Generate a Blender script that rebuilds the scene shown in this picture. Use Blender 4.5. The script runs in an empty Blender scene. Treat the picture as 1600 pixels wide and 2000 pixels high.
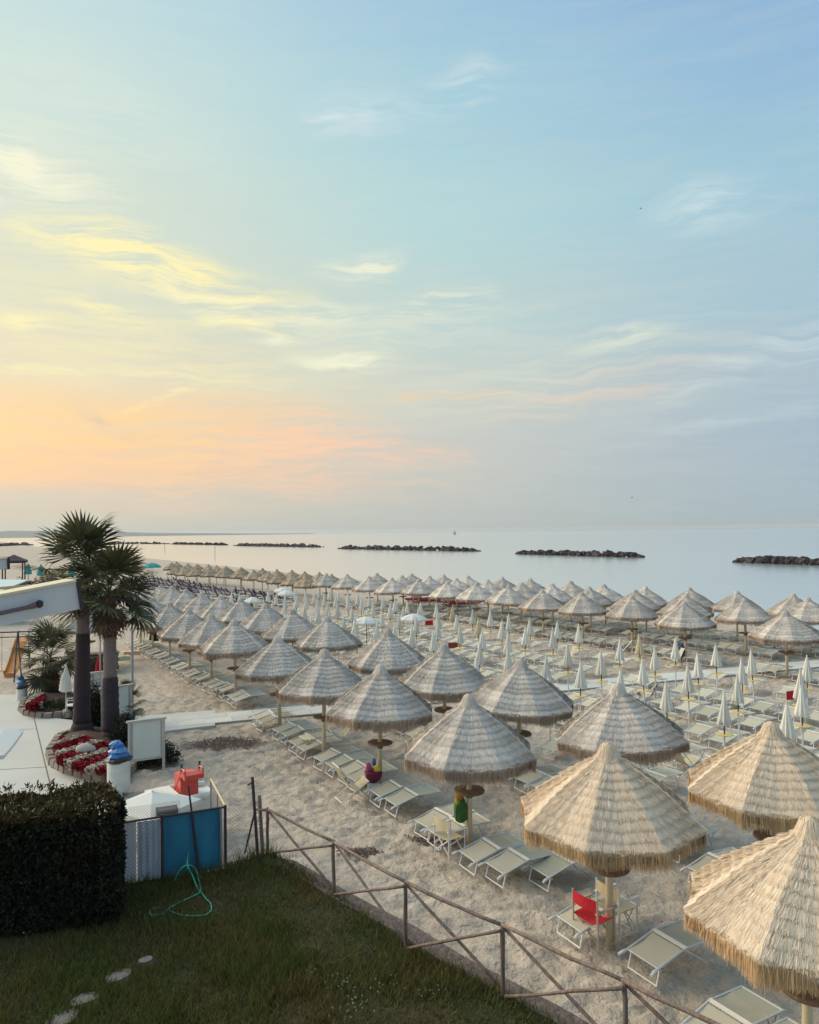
import bpy, math, random
import numpy as np
from mathutils import Vector, Matrix

random.seed(7)
rng = np.random.default_rng(7)
SC = bpy.context.scene
COL = SC.collection
R = math.radians
PI = math.pi

# ------------------------------------------------------------------ camera
CAM_H = 7.0
FPX = 1480.0                      # focal length for a 1600 x 2000 frame
PITCH = math.atan(39 / FPX)
ROLL = math.atan(0.01325)
fw = Vector((0, math.cos(PITCH), math.sin(PITCH)))
up0 = Vector((0, -math.sin(PITCH), math.cos(PITCH)))
rt0 = Vector((1, 0, 0))
rt = rt0 * math.cos(ROLL) - up0 * math.sin(ROLL)
up = rt0 * math.sin(ROLL) + up0 * math.cos(ROLL)
cam_d = bpy.data.cameras.new('camera')
cam = bpy.data.objects.new('camera', cam_d)
COL.objects.link(cam)
cam.matrix_world = Matrix(((rt.x, up.x, -fw.x, 0), (rt.y, up.y, -fw.y, 0), (rt.z, up.z, -fw.z, CAM_H), (0, 0, 0, 1)))
cam_d.sensor_fit = 'HORIZONTAL'
cam_d.sensor_width = 36
cam_d.lens = 36 * FPX / 1600
cam_d.clip_start = 0.1
cam_d.clip_end = 60000
SC.camera = cam

# ------------------------------------------------------------------ view, sun, sky
SC.view_settings.view_transform = 'Standard'
SC.view_settings.look = 'None'
SC.view_settings.exposure = 0
SC.view_settings.gamma = 1
SC.view_settings.use_curve_mapping = False
SUN_AZ, SUN_EL = -66.0, 31.0       # degrees left of straight ahead, above the horizon

sun_d = bpy.data.lights.new('sun', 'SUN')
sun = bpy.data.objects.new('sun', sun_d)
COL.objects.link(sun)
sun_d.energy = 4.0
sun_d.angle = R(62)
sun_d.color = (1.0, 0.82, 0.62)
a, e = R(SUN_AZ), R(SUN_EL)
sdir = Vector((math.sin(a) * math.cos(e), math.cos(a) * math.cos(e), math.sin(e)))
sun.rotation_euler = sdir.to_track_quat('Z', 'Y').to_euler()
sun.location = (-30, 20, 30)


def lin(c):
    c = c / 255.0
    return c / 12.92 if c <= 0.04045 else ((c + 0.055) / 1.055) ** 2.4


def srgb(r, g, b):
    return (lin(r), lin(g), lin(b), 1.0)


world = bpy.data.worlds.new('World')
SC.world = world
world.use_nodes = True
wt = world.node_tree
wt.nodes.clear()


def wn(t, **kw):
    n = wt.nodes.new(t)
    for k, v in kw.items():
        setattr(n, k, v)
    return n


def wm(op, x, y=None, clamp=False):
    n = wn('ShaderNodeMath', operation=op, use_clamp=clamp)
    for i, q in enumerate((x, y)):
        if q is None:
            continue
        if isinstance(q, (int, float)):
            n.inputs[i].default_value = q
        else:
            wt.links.new(q, n.inputs[i])
    return n.outputs[0]


def wmix(f, c1, c2):
    n = wn('ShaderNodeMix', data_type='RGBA')
    for s, q in ((0, f), (6, c1), (7, c2)):
        if isinstance(q, (int, float)):
            n.inputs[s].default_value = q
        elif isinstance(q, tuple):
            n.inputs[s].default_value = q
        else:
            wt.links.new(q, n.inputs[s])
    return n.outputs[2]


def wramp(fac, stops):
    n = wn('ShaderNodeValToRGB')
    n.color_ramp.interpolation = 'EASE'
    el = n.color_ramp.elements
    while len(el) > 1:
        el.remove(el[0])
    for i, (p, c) in enumerate(stops):
        q = el[0] if i == 0 else el.new(p)
        q.position = p
        q.color = srgb(*c)
    wt.links.new(fac, n.inputs[0])
    return n.outputs[0]


def build_sky():
    tc = wn('ShaderNodeTexCoord')
    sep = wn('ShaderNodeSeparateXYZ')
    wt.links.new(tc.outputs['Generated'], sep.inputs[0])
    X, Y, Z = sep.outputs
    el = wm('MULTIPLY', wm('ARCSINE', Z), 180 / PI)            # elevation, degrees
    az = wm('MULTIPLY', wm('ARCTAN2', X, Y), 180 / PI)         # azimuth from straight ahead, degrees
    f = wm('DIVIDE', el, 90.0, True)
    w = wm('ADD', wm('MULTIPLY', wm('COSINE', wm('SUBTRACT', wm('ARCTAN2', X, Y), R(-62))), 0.5), 0.5)
    d = 1 / 90.0  # upper ramp stops, out of view, are raised brighter to add fill light
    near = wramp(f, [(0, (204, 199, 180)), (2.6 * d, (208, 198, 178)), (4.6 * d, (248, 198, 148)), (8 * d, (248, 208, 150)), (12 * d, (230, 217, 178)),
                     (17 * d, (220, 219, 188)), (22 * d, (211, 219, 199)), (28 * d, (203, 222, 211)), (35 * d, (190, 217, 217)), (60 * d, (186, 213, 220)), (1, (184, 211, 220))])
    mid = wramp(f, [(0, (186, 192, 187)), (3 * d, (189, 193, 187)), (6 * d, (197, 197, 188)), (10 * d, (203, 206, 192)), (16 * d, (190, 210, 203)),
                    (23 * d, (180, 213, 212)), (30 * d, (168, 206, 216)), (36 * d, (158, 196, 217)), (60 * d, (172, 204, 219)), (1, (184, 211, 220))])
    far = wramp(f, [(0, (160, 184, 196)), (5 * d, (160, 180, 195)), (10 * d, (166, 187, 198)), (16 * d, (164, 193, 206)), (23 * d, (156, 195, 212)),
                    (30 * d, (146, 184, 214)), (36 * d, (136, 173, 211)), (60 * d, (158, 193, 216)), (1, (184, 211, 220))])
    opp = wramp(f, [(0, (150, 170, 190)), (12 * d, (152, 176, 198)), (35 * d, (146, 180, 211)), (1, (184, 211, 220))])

    def mr(v, a0, a1):
        n = wn('ShaderNodeMapRange', interpolation_type='SMOOTHSTEP')
        wt.links.new(v, n.inputs[0])
        n.inputs[1].default_value = a0
        n.inputs[2].default_value = a1
        return n.outputs[0]
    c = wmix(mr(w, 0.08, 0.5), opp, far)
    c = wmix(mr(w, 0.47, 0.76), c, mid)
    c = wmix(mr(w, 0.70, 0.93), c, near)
    # cirrus: drawn out noise, gathered into the streaks seen at dusk
    cb = wn('ShaderNodeCombineXYZ')
    wt.links.new(az, cb.inputs[0])
    wt.links.new(el, cb.inputs[1])
    n1 = wn('ShaderNodeTexNoise')
    n1.inputs['Scale'].default_value = 0.16
    n1.inputs['Detail'].default_value = 3
    wt.links.new(cb.outputs[0], n1.inputs['Vector'])
    wsub = wn('ShaderNodeVectorMath', operation='SUBTRACT')
    wt.links.new(n1.outputs['Color'], wsub.inputs[0])
    wsub.inputs[1].default_value = (0.5, 0.5, 0.5)
    wmul = wn('ShaderNodeVectorMath', operation='MULTIPLY')
    wt.links.new(wsub.outputs[0], wmul.inputs[0])
    wmul.inputs[1].default_value = (6.5, 2.2, 0)
    warped = wn('ShaderNodeVectorMath', operation='ADD')
    wt.links.new(cb.outputs[0], warped.inputs[0])
    wt.links.new(wmul.outputs[0], warped.inputs[1])

    def streak(rot, sx, sy, detail, lo, hi):
        mp = wn('ShaderNodeMapping')
        mp.inputs['Rotation'].default_value = (0, 0, R(rot))
        mp.inputs['Scale'].default_value = (sx, sy, 1)
        wt.links.new(warped.outputs[0], mp.inputs[0])
        n = wn('ShaderNodeTexNoise')
        n.inputs['Scale'].default_value = 1.0
        n.inputs['Detail'].default_value = detail
        n.inputs['Roughness'].default_value = 0.68
        wt.links.new(mp.outputs[0], n.inputs['Vector'])
        return mr(n.outputs['Fac'], lo, hi)
    sA = streak(12, 0.12, 1.05, 5, 0.36, 0.64)
    sB = streak(-12, 0.11, 1.15, 5, 0.37, 0.66)
    YEL, CRM, ORG, PNK, PAL = srgb(255, 241, 172), srgb(243, 241, 208), srgb(253, 206, 138), srgb(250, 200, 166), srgb(210, 226, 226)
    GLD, LIL = srgb(255, 214, 132), srgb(196, 182, 176)
    # azimuth, elevation, half length, half thickness (degrees), tilt, strength, colour, grain
    strokes = [
        (-20, 14, 20, 5.5, -6, .34, YEL, sA), (-1, 14.5, 13, 3.8, 8, .30, CRM, sB), (-24, 27, 12, 4, -8, .22, CRM, sA), (12, 11.5, 15, 3.0, 8, .25, CRM, sB),
        (-15, 4.6, 22, 3.2, 0, .72, PNK, sA), (-24, 6.8, 18, 3.6, 0, 1.1, ORG, sA), (-31, 7.6, 10, 2.6, 0, .8, GLD, sA), (-8, 7.2, 9.5, 2.6, -6, .85, PNK, sA),
        (-14, 9.2, 12, 1.3, 2, .55, ORG, sB), (-22, 8.0, 3.6, .8, -22, .45, LIL, sA),
        (-17, 18.4, 12.5, 2.2, -13, 1.15, YEL, sA), (-21, 19.8, 6.5, 2.1, -10, .75, YEL, sA), (-12, 16.3, 10, 1.6, -9, .45, CRM, sA), (-27, 24.3, 5.0, 1.6, -10, 1.1, CRM, sA), (-25, 22.4, 5.6, 1.7, 10, .8, CRM, sB),
        (-22, 15.6, 3.8, .75, -15, .8, YEL, sA), (-26.7, 14.3, 2.6, .7, -4, .75, YEL, sA), (-12.1, 15.2, 4.2, .75, -11, .75, YEL, sA), (-10.3, 14.2, 2.3, .4, 10, .8, CRM, sB),
        (-3.5, 19.6, 3.8, 1.1, 5, 1, CRM, sB), (-4.2, 16.1, 5.5, .9, -4, 1, CRM, sA), (3.2, 17.0, 4.8, 1.0, 9, .95, CRM, sB), (-4.6, 12.6, 4.6, .75, -5, 1, CRM, sA),
        (2.8, 10.2, 5.2, .55, 1, .8, ORG, sB), (-26.5, 11.1, 4.4, .42, 6, .9, YEL, sB), (-17.2, 9.8, 6.5, .42, 15, .9, YEL, sB), (-16, 11.3, 7, .9, -3, .4, YEL, sA),
        (-3.8, 29.2, 5.4, 1.8, 2, .75, PAL, sA), (4.0, 30.6, 4.6, 1.5, 16, .85, PAL, sB), (22.2, 21.6, 5.6, 2.0, -6, .7, PAL, sA), (-7, 29.0, 2.2, 1.1, -10, .6, PAL, sB),
        (25.2, 11.2, 13, 1.3, 21, .42, PAL, sB), (24, 7.4, 12, .8, 11, .3, PAL, sB), (27, 13, 12, .9, 23, .3, PAL, sB), (15.9, 13.8, 5.4, 1.2, 4, .4, CRM, sB), (2.0, 6.0, 5.0, .7, -9, .6, PNK, sA), (14, 10, 12, 2.0, 8, .35, PNK, sB)]
    turned = {}

    def turned_to(tilt):
        t = min((-22, -12, -6, 0, 8, 18), key=lambda q: abs(q - tilt))
        if t not in turned:
            mp = wn('ShaderNodeMapping')
            mp.inputs['Rotation'].default_value = (0, 0, R(-t))
            wt.links.new(warped.outputs[0], mp.inputs[0])
            turned[t] = mp.outputs[0]
        return t, turned[t]
    groups = {}
    for (a0, e0, hl, ht, tilt, st, colr, grain) in strokes:
        t, vec = turned_to(tilt)
        cs, sn = math.cos(R(t)), math.sin(R(t))
        hl, ht = hl * 1.25, ht * 1.25
        q = wn('ShaderNodeVectorMath', operation='MULTIPLY_ADD')
        wt.links.new(vec, q.inputs[0])
        q.inputs[1].default_value = (1 / hl, 1 / ht, 0)
        q.inputs[2].default_value = (-(cs * a0 + sn * e0) / hl, -(-sn * a0 + cs * e0) / ht, 0)
        ln = wn('ShaderNodeVectorMath', operation='LENGTH')
        wt.links.new(q.outputs[0], ln.inputs[0])
        n = wn('ShaderNodeMapRange', interpolation_type='SMOOTHSTEP')
        wt.links.new(ln.outputs['Value'], n.inputs[0])
        n.inputs[1].default_value = 1.0
        n.inputs[2].default_value = 0.0
        n.inputs[4].default_value = st
        ma = wn('ShaderNodeMath', operation='MULTIPLY_ADD')
        wt.links.new(n.outputs[0], ma.inputs[0])
        wt.links.new(grain, ma.inputs[1])
        if colr in groups:
            wt.links.new(groups[colr], ma.inputs[2])
        else:
            ma.inputs[2].default_value = 0.0
        groups[colr] = ma.outputs[0]
    for colr, fac in groups.items():
        c = wmix(fac, c, colr)
    # thin veil everywhere
    c = wmix(wm('MULTIPLY', sB, 0.07), c, srgb(236, 228, 205))
    # below the horizon the sky simply goes on as its horizon colour
    sky = wn('ShaderNodeTexSky', sky_type='NISHITA')
    sky.sun_disc = False
    sky.sun_elevation = R(SUN_EL)
    sky.sun_rotation = R(SUN_AZ)
    sky.air_density = 1.0
    sky.dust_density = 2.0
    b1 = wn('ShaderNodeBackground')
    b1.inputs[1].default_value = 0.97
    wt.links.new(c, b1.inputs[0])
    b2 = wn('ShaderNodeBackground')
    b2.inputs[1].default_value = 0.015
    wt.links.new(sky.outputs[0], b2.inputs[0])
    ad = wn('ShaderNodeAddShader')
    wt.links.new(b1.outputs[0], ad.inputs[0])
    wt.links.new(b2.outputs[0], ad.inputs[1])
    out = wn('ShaderNodeOutputWorld')
    wt.links.new(ad.outputs[0], out.inputs[0])


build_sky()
world.cycles.sampling_method = 'MANUAL'
world.cycles.sample_map_resolution = 512
# ------------------------------------------------------------------ helpers
HOR0, HORK = 1049.6, -0.01325


def at(x, y, z=0.0):
    """place on the beach (height z) that the photograph shows at pixel x, y of 1600 x 2000"""
    d = fw + rt * ((x - 800) / FPX) - up * ((y - 1000) / FPX)
    k = (z - CAM_H) / d.z
    return Vector((d.x * k, d.y * k, z))


def at_depth(x, y, Y):
    d = fw + rt * ((x - 800) / FPX) - up * ((y - 1000) / FPX)
    k = Y / d.y
    return Vector((d.x * k, Y, CAM_H + d.z * k))


U = Vector((math.cos(R(30)), math.sin(R(30)), 0))      # towards the sea
V = Vector((-math.sin(R(30)), math.cos(R(30)), 0))     # along the rows, away from the camera


def st(s, t, z=0.0):
    return Vector((U.x * s + V.x * t, U.y * s + V.y * t, z))


MATS = {}


def mat(name, col, rough=0.8, var=0.0, scale=6.0, island=0.0, rnd=0.0, bump=0.0, bscale=40.0, col2=None, spec=0.3, metal=0.0, stretch=None, detail=4, transm=0.0, sheen=0.0):
    if name in MATS:
        return MATS[name]
    m = bpy.data.materials.new(name)
    m.use_nodes = True
    nt = m.node_tree
    nt.nodes.clear()
    N = nt.nodes.new
    L = nt.links.new
    out = N('ShaderNodeOutputMaterial')
    bs = N('ShaderNodeBsdfPrincipled')
    L(bs.outputs[0], out.inputs[0])
    bs.inputs['Roughness'].default_value = rough
    bs.inputs['Metallic'].default_value = metal
    bs.inputs['Specular IOR Level'].default_value = spec
    c = tuple(col) + (1,)
    c2 = tuple(col2) + (1,) if col2 else tuple(max(0, q * 0.55) for q in col) + (1,)
    cur = None
    vec = None
    if var > 0 or bump > 0:
        tc = N('ShaderNodeTexCoord')
        mp = N('ShaderNodeMapping')
        if stretch:
            mp.inputs['Scale'].default_value = stretch
        L(tc.outputs['Object'], mp.inputs[0])
        vec = mp.outputs[0]
    if var > 0:
        nz = N('ShaderNodeTexNoise')
        nz.inputs['Scale'].default_value = scale
        nz.inputs['Detail'].default_value = detail
        L(vec, nz.inputs['Vector'])
        mrn = N('ShaderNodeMapRange')
        L(nz.outputs['Fac'], mrn.inputs[0])
        mrn.inputs[1].default_value = 0.36
        mrn.inputs[2].default_value = 0.66
        mrn.inputs[4].default_value = var
        mx = N('ShaderNodeMix')
        mx.data_type = 'RGBA'
        L(mrn.outputs[0], mx.inputs[0])
        mx.inputs[6].default_value = c
        mx.inputs[7].default_value = c2
        cur = mx.outputs[2]

    def scale_by(cur, src, lo, hi):
        mr = N('ShaderNodeMapRange')
        L(src, mr.inputs[0])
        mr.inputs[3].default_value = lo
        mr.inputs[4].default_value = hi
        vm = N('ShaderNodeVectorMath')
        vm.operation = 'SCALE'
        if cur is None:
            vm.inputs[0].default_value = c[:3]
        else:
            L(cur, vm.inputs[0])
        L(mr.outputs[0], vm.inputs['Scale'])
        return vm.outputs[0]
    if island > 0:
        g = N('ShaderNodeNewGeometry')
        cur = scale_by(cur, g.outputs['Random Per Island'], 1 - island, 1 + island)
    if rnd > 0:
        oi = N('ShaderNodeObjectInfo')
        cur = scale_by(cur, oi.outputs['Random'], 1 - rnd, 1 + rnd)
    if cur is None:
        bs.inputs['Base Color'].default_value = c
    else:
        L(cur, bs.inputs['Base Color'])
    if bump > 0:
        nb = N('ShaderNodeTexNoise')
        nb.inputs['Scale'].default_value = bscale
        nb.inputs['Detail'].default_value = 4
        L(vec, nb.inputs['Vector'])
        bp = N('ShaderNodeBump')
        bp.inputs['Strength'].default_value = 1.0
        bp.inputs['Distance'].default_value = bump
        L(nb.outputs['Fac'], bp.inputs['Height'])
        L(bp.outputs[0], bs.inputs['Normal'])
    if transm > 0:
        tr = N('ShaderNodeBsdfTranslucent')
        if cur is None:
            tr.inputs[0].default_value = c
        else:
            L(cur, tr.inputs[0])
        ms = N('ShaderNodeMixShader')
        ms.inputs[0].default_value = transm
        L(bs.outputs[0], ms.inputs[1])
        L(tr.outputs[0], ms.inputs[2])
        L(ms.outputs[0], out.inputs[0])
    MATS[name] = m
    return m


class MB:
    """collects shapes; build() links them as ONE mesh object"""

    def __init__(self):
        self.v, self.f, self.sm = [], [], []

    def quad(self, a, b, c, d):
        n = len(self.v)
        self.v += [tuple(a), tuple(b), tuple(c), tuple(d)]
        self.f.append((n, n + 1, n + 2, n + 3))
        return self

    def tri(self, a, b, c):
        n = len(self.v)
        self.v += [tuple(a), tuple(b), tuple(c)]
        self.f.append((n, n + 1, n + 2))
        return self

    def hexa(self, p):
        n = len(self.v)
        self.v += [tuple(q) for q in p]
        for q in ((0, 3, 2, 1), (4, 5, 6, 7), (0, 1, 5, 4), (1, 2, 6, 5), (2, 3, 7, 6), (3, 0, 4, 7)):
            self.f.append(tuple(n + i for i in q))
        return self

    def box(self, c, s, rz=0.0, taper=1.0):
        cx, cy, cz = c
        hx, hy, hz = s[0] / 2, s[1] / 2, s[2] / 2
        co, si = math.cos(rz), math.sin(rz)
        p = []
        for z, k in ((-hz, 1.0), (hz, taper)):
            for x, y in ((-hx, -hy), (hx, -hy), (hx, hy), (-hx, hy)):
                x, y = x * k, y * k
                p.append((cx + x * co - y * si, cy + x * si + y * co, cz + z))
        return self.hexa(p)

    def tube(self, pts, r, n=6, cap=True):
        pts = [Vector(p) for p in pts]
        rr = r if isinstance(r, (list, tuple)) else [r] * len(pts)
        base = len(self.v)
        prev = None
        for i, p in enumerate(pts):
            if i == 0:
                d = pts[1] - p
            elif i == len(pts) - 1:
                d = p - pts[i - 1]
            else:
                d = (pts[i + 1] - p).normalized() + (p - pts[i - 1]).normalized()
            d = d.normalized() if d.length > 1e-9 else Vector((0, 0, 1))
            ref = prev if prev is not None else (Vector((0, 0, 1)) if abs(d.z) < 0.9 else Vector((1, 0, 0)))
            x = ref - d * ref.dot(d)
            if x.length < 1e-6:
                x = d.orthogonal()
            x.normalize()
            y = d.cross(x)
            prev = x
            for k in range(n):
                an = 2 * PI * k / n
                self.v.append(tuple(p + (x * math.cos(an) + y * math.sin(an)) * rr[i]))
        for i in range(len(pts) - 1):
            for k in range(n):
                k2 = (k + 1) % n
                self.f.append((base + i * n + k, base + i * n + k2, base + (i + 1) * n + k2, base + (i + 1) * n + k))
        if cap:
            self.f.append(tuple(base + k for k in reversed(range(n))))
            e = base + (len(pts) - 1) * n
            self.f.append(tuple(e + k for k in range(n)))
        return self

    def lathe(self, prof, n=16, c=(0, 0, 0), wob=0.0, cap=True):
        base = len(self.v)
        for i, (r, z) in enumerate(prof):
            for k in range(n):
                an = 2 * PI * k / n
                q = r * (1 + wob * math.sin(an * 3 + i * 1.3))
                self.v.append((c[0] + q * math.cos(an), c[1] + q * math.sin(an), c[2] + z))
        for i in range(len(prof) - 1):
            for k in range(n):
                k2 = (k + 1) % n
                self.f.append((base + i * n + k, base + i * n + k2, base + (i + 1) * n + k2, base + (i + 1) * n + k))
        if cap:
            self.f.append(tuple(base + k for k in reversed(range(n))))
            e = base + (len(prof) - 1) * n
            self.f.append(tuple(e + k for k in range(n)))
        return self

    def prism(self, poly, z0, z1):
        """poly counter clockwise"""
        n = len(poly)
        b = len(self.v)
        self.v += [(p[0], p[1], z0) for p in poly] + [(p[0], p[1], z1) for p in poly]
        self.f.append(tuple(b + i for i in reversed(range(n))))
        self.f.append(tuple(b + n + i for i in range(n)))
        for i in range(n):
            j = (i + 1) % n
            self.f.append((b + i, b + j, b + n + j, b + n + i))
        return self

    def mesh(self, name, m, smooth=False):
        me = bpy.data.meshes.new(name)
        me.from_pydata(self.v, [], self.f)
        me.materials.append(m)
        if smooth:
            me.polygons.foreach_set('use_smooth', [True] * len(me.polygons))
        me.update()
        return me

    def build(self, name, m, parent=None, loc=(0, 0, 0), rz=0.0, smooth=False):
        return link(name, self.mesh(name, m, smooth), parent, loc, rz)


def link(name, me, parent=None, loc=(0, 0, 0), rz=0.0, rot=None, scale=None):
    o = bpy.data.objects.new(name, me)
    COL.objects.link(o)
    o.location = loc
    o.rotation_euler = rot if rot else (0, 0, rz)
    if scale:
        o.scale = scale
    if parent is not None:
        o.parent = parent
    return o


def np_mesh(name, verts, faces, m, smooth=False):
    """verts (n,3), faces (k, 3 or 4)"""
    me = bpy.data.meshes.new(name)
    k, w = faces.shape
    me.vertices.add(len(verts))
    me.vertices.foreach_set('co', np.ascontiguousarray(verts, dtype=np.float32).ravel())
    me.loops.add(k * w)
    me.loops.foreach_set('vertex_index', np.ascontiguousarray(faces, dtype=np.int32).ravel())
    me.polygons.add(k)
    me.polygons.foreach_set('loop_start', np.arange(0, k * w, w, dtype=np.int32))
    me.polygons.foreach_set('loop_total', np.full(k, w, dtype=np.int32))
    if smooth:
        me.polygons.foreach_set('use_smooth', np.ones(k, dtype=bool))
    me.materials.append(m)
    me.update(calc_edges=True)
    me.validate()
    return me


def thing(name, label, cat, loc=(0, 0, 0), rz=0.0, group=None):
    o = bpy.data.objects.new(name, None)
    o.empty_display_size = 0.2
    COL.objects.link(o)
    o.location = loc
    o.rotation_euler = (0, 0, rz)
    return tag(o, label, cat, group)


def tag(o, label, cat, group=None):
    o['label'] = label
    o['category'] = cat
    if group:
        o['group'] = group
    return o


def struct(o):
    o['kind'] = 'structure'
    return o


def stuff(o):
    o['kind'] = 'stuff'
    return o


ORD = ['first', 'second', 'third', 'fourth', 'fifth', 'sixth', 'seventh', 'eighth', 'ninth', 'tenth', 'eleventh', 'twelfth', 'thirteenth', 'fourteenth', 'fifteenth',
       'sixteenth', 'seventeenth', 'eighteenth', 'nineteenth', 'twentieth', 'twenty-first', 'twenty-second', 'twenty-third', 'twenty-fourth', 'twenty-fifth', 'twenty-sixth']


def vnoise(x, y, wl, seed):
    """smooth value noise on numpy arrays"""
    g = np.random.default_rng(seed).random((257, 257))
    fx, fy = x / wl, y / wl
    ix, iy = np.floor(fx).astype(int), np.floor(fy).astype(int)
    u, v = fx - ix, fy - iy
    u, v = u * u * (3 - 2 * u), v * v * (3 - 2 * v)
    ix, iy = ix % 256, iy % 256
    return (g[ix, iy] * (1 - u) + g[ix + 1, iy] * u) * (1 - v) + (g[ix, iy + 1] * (1 - u) + g[ix + 1, iy + 1] * u) * v


# ------------------------------------------------------------------ the setting
SEA_Z = -0.45
PATH = lambda s: 28.8 - 0.19 * (s - 8.25)     # the paved walk to the sea, as t over s


def sand_material():
    m = mat('sand', (0.47, 0.41, 0.315), 0.95, spec=0.1)
    nt = m.node_tree
    N, L = nt.nodes.new, nt.links.new
    bs = next(n for n in nt.nodes if n.type == 'BSDF_PRINCIPLED')
    tc = N('ShaderNodeTexCoord')

    def noise(sc, det, ro=0.5):
        n = N('ShaderNodeTexNoise')
        n.inputs['Scale'].default_value = sc
        n.inputs['Detail'].default_value = det
        n.inputs['Roughness'].default_value = ro
        L(tc.outputs['Object'], n.inputs['Vector'])
        return n.outputs['Fac']

    def ramp(f, a, b, c1, c2):
        r = N('ShaderNodeMapRange')
        L(f, r.inputs[0])
        r.inputs[1].default_value, r.inputs[2].default_value = a, b
        x = N('ShaderNodeMix')
        x.data_type = 'RGBA'
        L(r.outputs[0], x.inputs[0])
        for i, q in ((6, c1), (7, c2)):
            if isinstance(q, tuple):
                x.inputs[i].default_value = q
            else:
                L(q, x.inputs[i])
        return x.outputs[2]
    c = ramp(noise(2.6, 6, 0.62), 0.36, 0.66, (0.40, 0.35, 0.295, 1), (0.60, 0.535, 0.45, 1))
    c = ramp(noise(0.28, 3), 0.35, 0.7, c, (0.43, 0.375, 0.31, 1))
    c = ramp(noise(30, 4, 0.7), 0.60, 0.72, c, (0.25, 0.195, 0.165, 1))
    L(c, bs.inputs['Base Color'])
    b1 = N('ShaderNodeBump')
    b1.inputs['Distance'].default_value = 0.13
    L(noise(3.4, 4, 0.6), b1.inputs['Height'])
    b2 = N('ShaderNodeBump')
    b2.inputs['Distance'].default_value = 0.045
    L(noise(9, 5, 0.6), b2.inputs['Height'])
    L(b1.outputs[0], b2.inputs['Normal'])
    L(b2.outputs[0], bs.inputs['Normal'])
    return m


def sand_height(S, T):
    h = np.zeros_like(S)
    for wl, am, sd in ((0.23, 0.055, 1), (0.37, 0.072, 2), (0.61, 0.06, 3)):
        n = vnoise(S + 50 + 0.35 * T, T + 50 - 0.2 * S, wl, sd)
        h += am * (np.abs(n - 0.5) * 2 - 0.5) * 1.4
    h += 0.05 * (vnoise(S + 50, T + 50, 2.3, 4) - 0.5)
    calm = np.clip((np.abs(T - (28.8 - 0.19 * (S - 8.25))) - 0.9) / 0.6, 0, 1)
    far = np.clip((46 - T) / 10, 0, 1)
    return (h - 0.03) * (0.25 + 0.75 * calm) * far - 0.02


def build_ground():
    sa = np.concatenate([[-6000, -2500, -600, -200, -80, -40, -20, -12, -8, -5], np.arange(-3, 22, 0.085), np.arange(22, 40, 0.2), np.arange(40, 62, 1.0), [64, 70]])
    ta = np.concatenate([[-400, -120, -50, -20, -8], np.arange(0, 34, 0.085), np.arange(34, 50, 0.4), np.arange(50, 130, 4), [150, 200, 300, 450, 700, 1100, 2000, 4000, 6000]])
    S, T = np.meshgrid(sa, ta, indexing='ij')
    Z = sand_height(S, T)
    edge = (S < -2.5) | (T < 0.3)
    Z[edge] = -0.03
    # the beach falls to the water
    k = np.clip((S - 50 + 0.02 * np.clip(T - 60, 0, 600)) / 9.0, 0, 1)
    Z = Z * (1 - k) - 1.1 * k
    X = U.x * S + V.x * T
    Y = U.y * S + V.y * T
    n0, n1 = S.shape
    idx = np.arange(n0 * n1).reshape(n0, n1)
    F = np.stack([idx[:-1, :-1], idx[1:, :-1], idx[1:, 1:], idx[:-1, 1:]], -1).reshape(-1, 4)
    me = np_mesh('sand', np.stack([X, Y, Z], -1).reshape(-1, 3), F, sand_material(), True)
    struct(link('sand', me))


def build_sea():
    m = mat('sea_water', (0.70, 0.755, 0.75), 0.17, spec=0.5, metal=0.72)
    nt = m.node_tree
    N, L = nt.nodes.new, nt.links.new
    bs = next(n for n in nt.nodes if n.type == 'BSDF_PRINCIPLED')
    bs.inputs['IOR'].default_value = 1.75
    tc = N('ShaderNodeTexCoord')
    prev = None
    for sc, dist, rz in ((0.55, 0.022, 20), (0.09, 0.07, 35)):
        mp = N('ShaderNodeMapping')
        mp.inputs['Rotation'].default_value = (0, 0, R(rz))
        mp.inputs['Scale'].default_value = (1, 0.4, 1)
        L(tc.outputs['Object'], mp.inputs[0])
        n = N('ShaderNodeTexNoise')
        n.inputs['Scale'].default_value = sc
        n.inputs['Detail'].default_value = 3
        L(mp.outputs[0], n.inputs['Vector'])
        b = N('ShaderNodeBump')
        b.inputs['Distance'].default_value = dist
        L(n.outputs['Fac'], b.inputs['Height'])
        if prev:
            L(prev, b.inputs['Normal'])
        prev = b.outputs[0]
    L(prev, bs.inputs['Normal'])
    mb = MB()
    a = [st(s, t, SEA_Z) for s, t in ((46, -3000), (16000, -3000), (16000, 16000), (-9000, 16000), (-9000, 6000), (-5, 3000), (34, 700))]
    mb.v = [tuple(p) for p in a]
    mb.f = [tuple(range(len(a)))]
    struct(mb.build('sea', m))


def build_hills():
    mb = MB()
    D = 9000
    prof = [(-900, 9), (-500, 11.5), (-200, 13), (0, 12.0), (20, 13.2), (60, 12.2), (100, 11.8), (140, 10), (200, 8.5), (250, 7.2), (300, 5.5), (340, 4.6), (400, 3.4), (450, 2.4), (520, 1.2), (600, 0.3)]
    for (x0, h0), (x1, h1) in zip(prof[:-1], prof[1:]):
        p = []
        for back in (0, 1500):
            for x, h in ((x0, h0), (x1, h1)):
                X = (x - 800) / FPX * D
                p.append((X, D + back, h / FPX * D + 4))
        fr = [((x - 800) / FPX * D, D - 600, -5) for x in (x0, x1)]
        mb.quad(fr[0], fr[1], p[1], p[0])
        mb.quad(p[0], p[1], (p[3][0], p[3][1], -5), (p[2][0], p[2][1], -5))
    struct(mb.build('hills', mat('hill_scrub', (0.16, 0.18, 0.15), 1.0, 0.3, 0.002, spec=0.0)))


build_ground()
build_sea()
build_hills()


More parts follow.
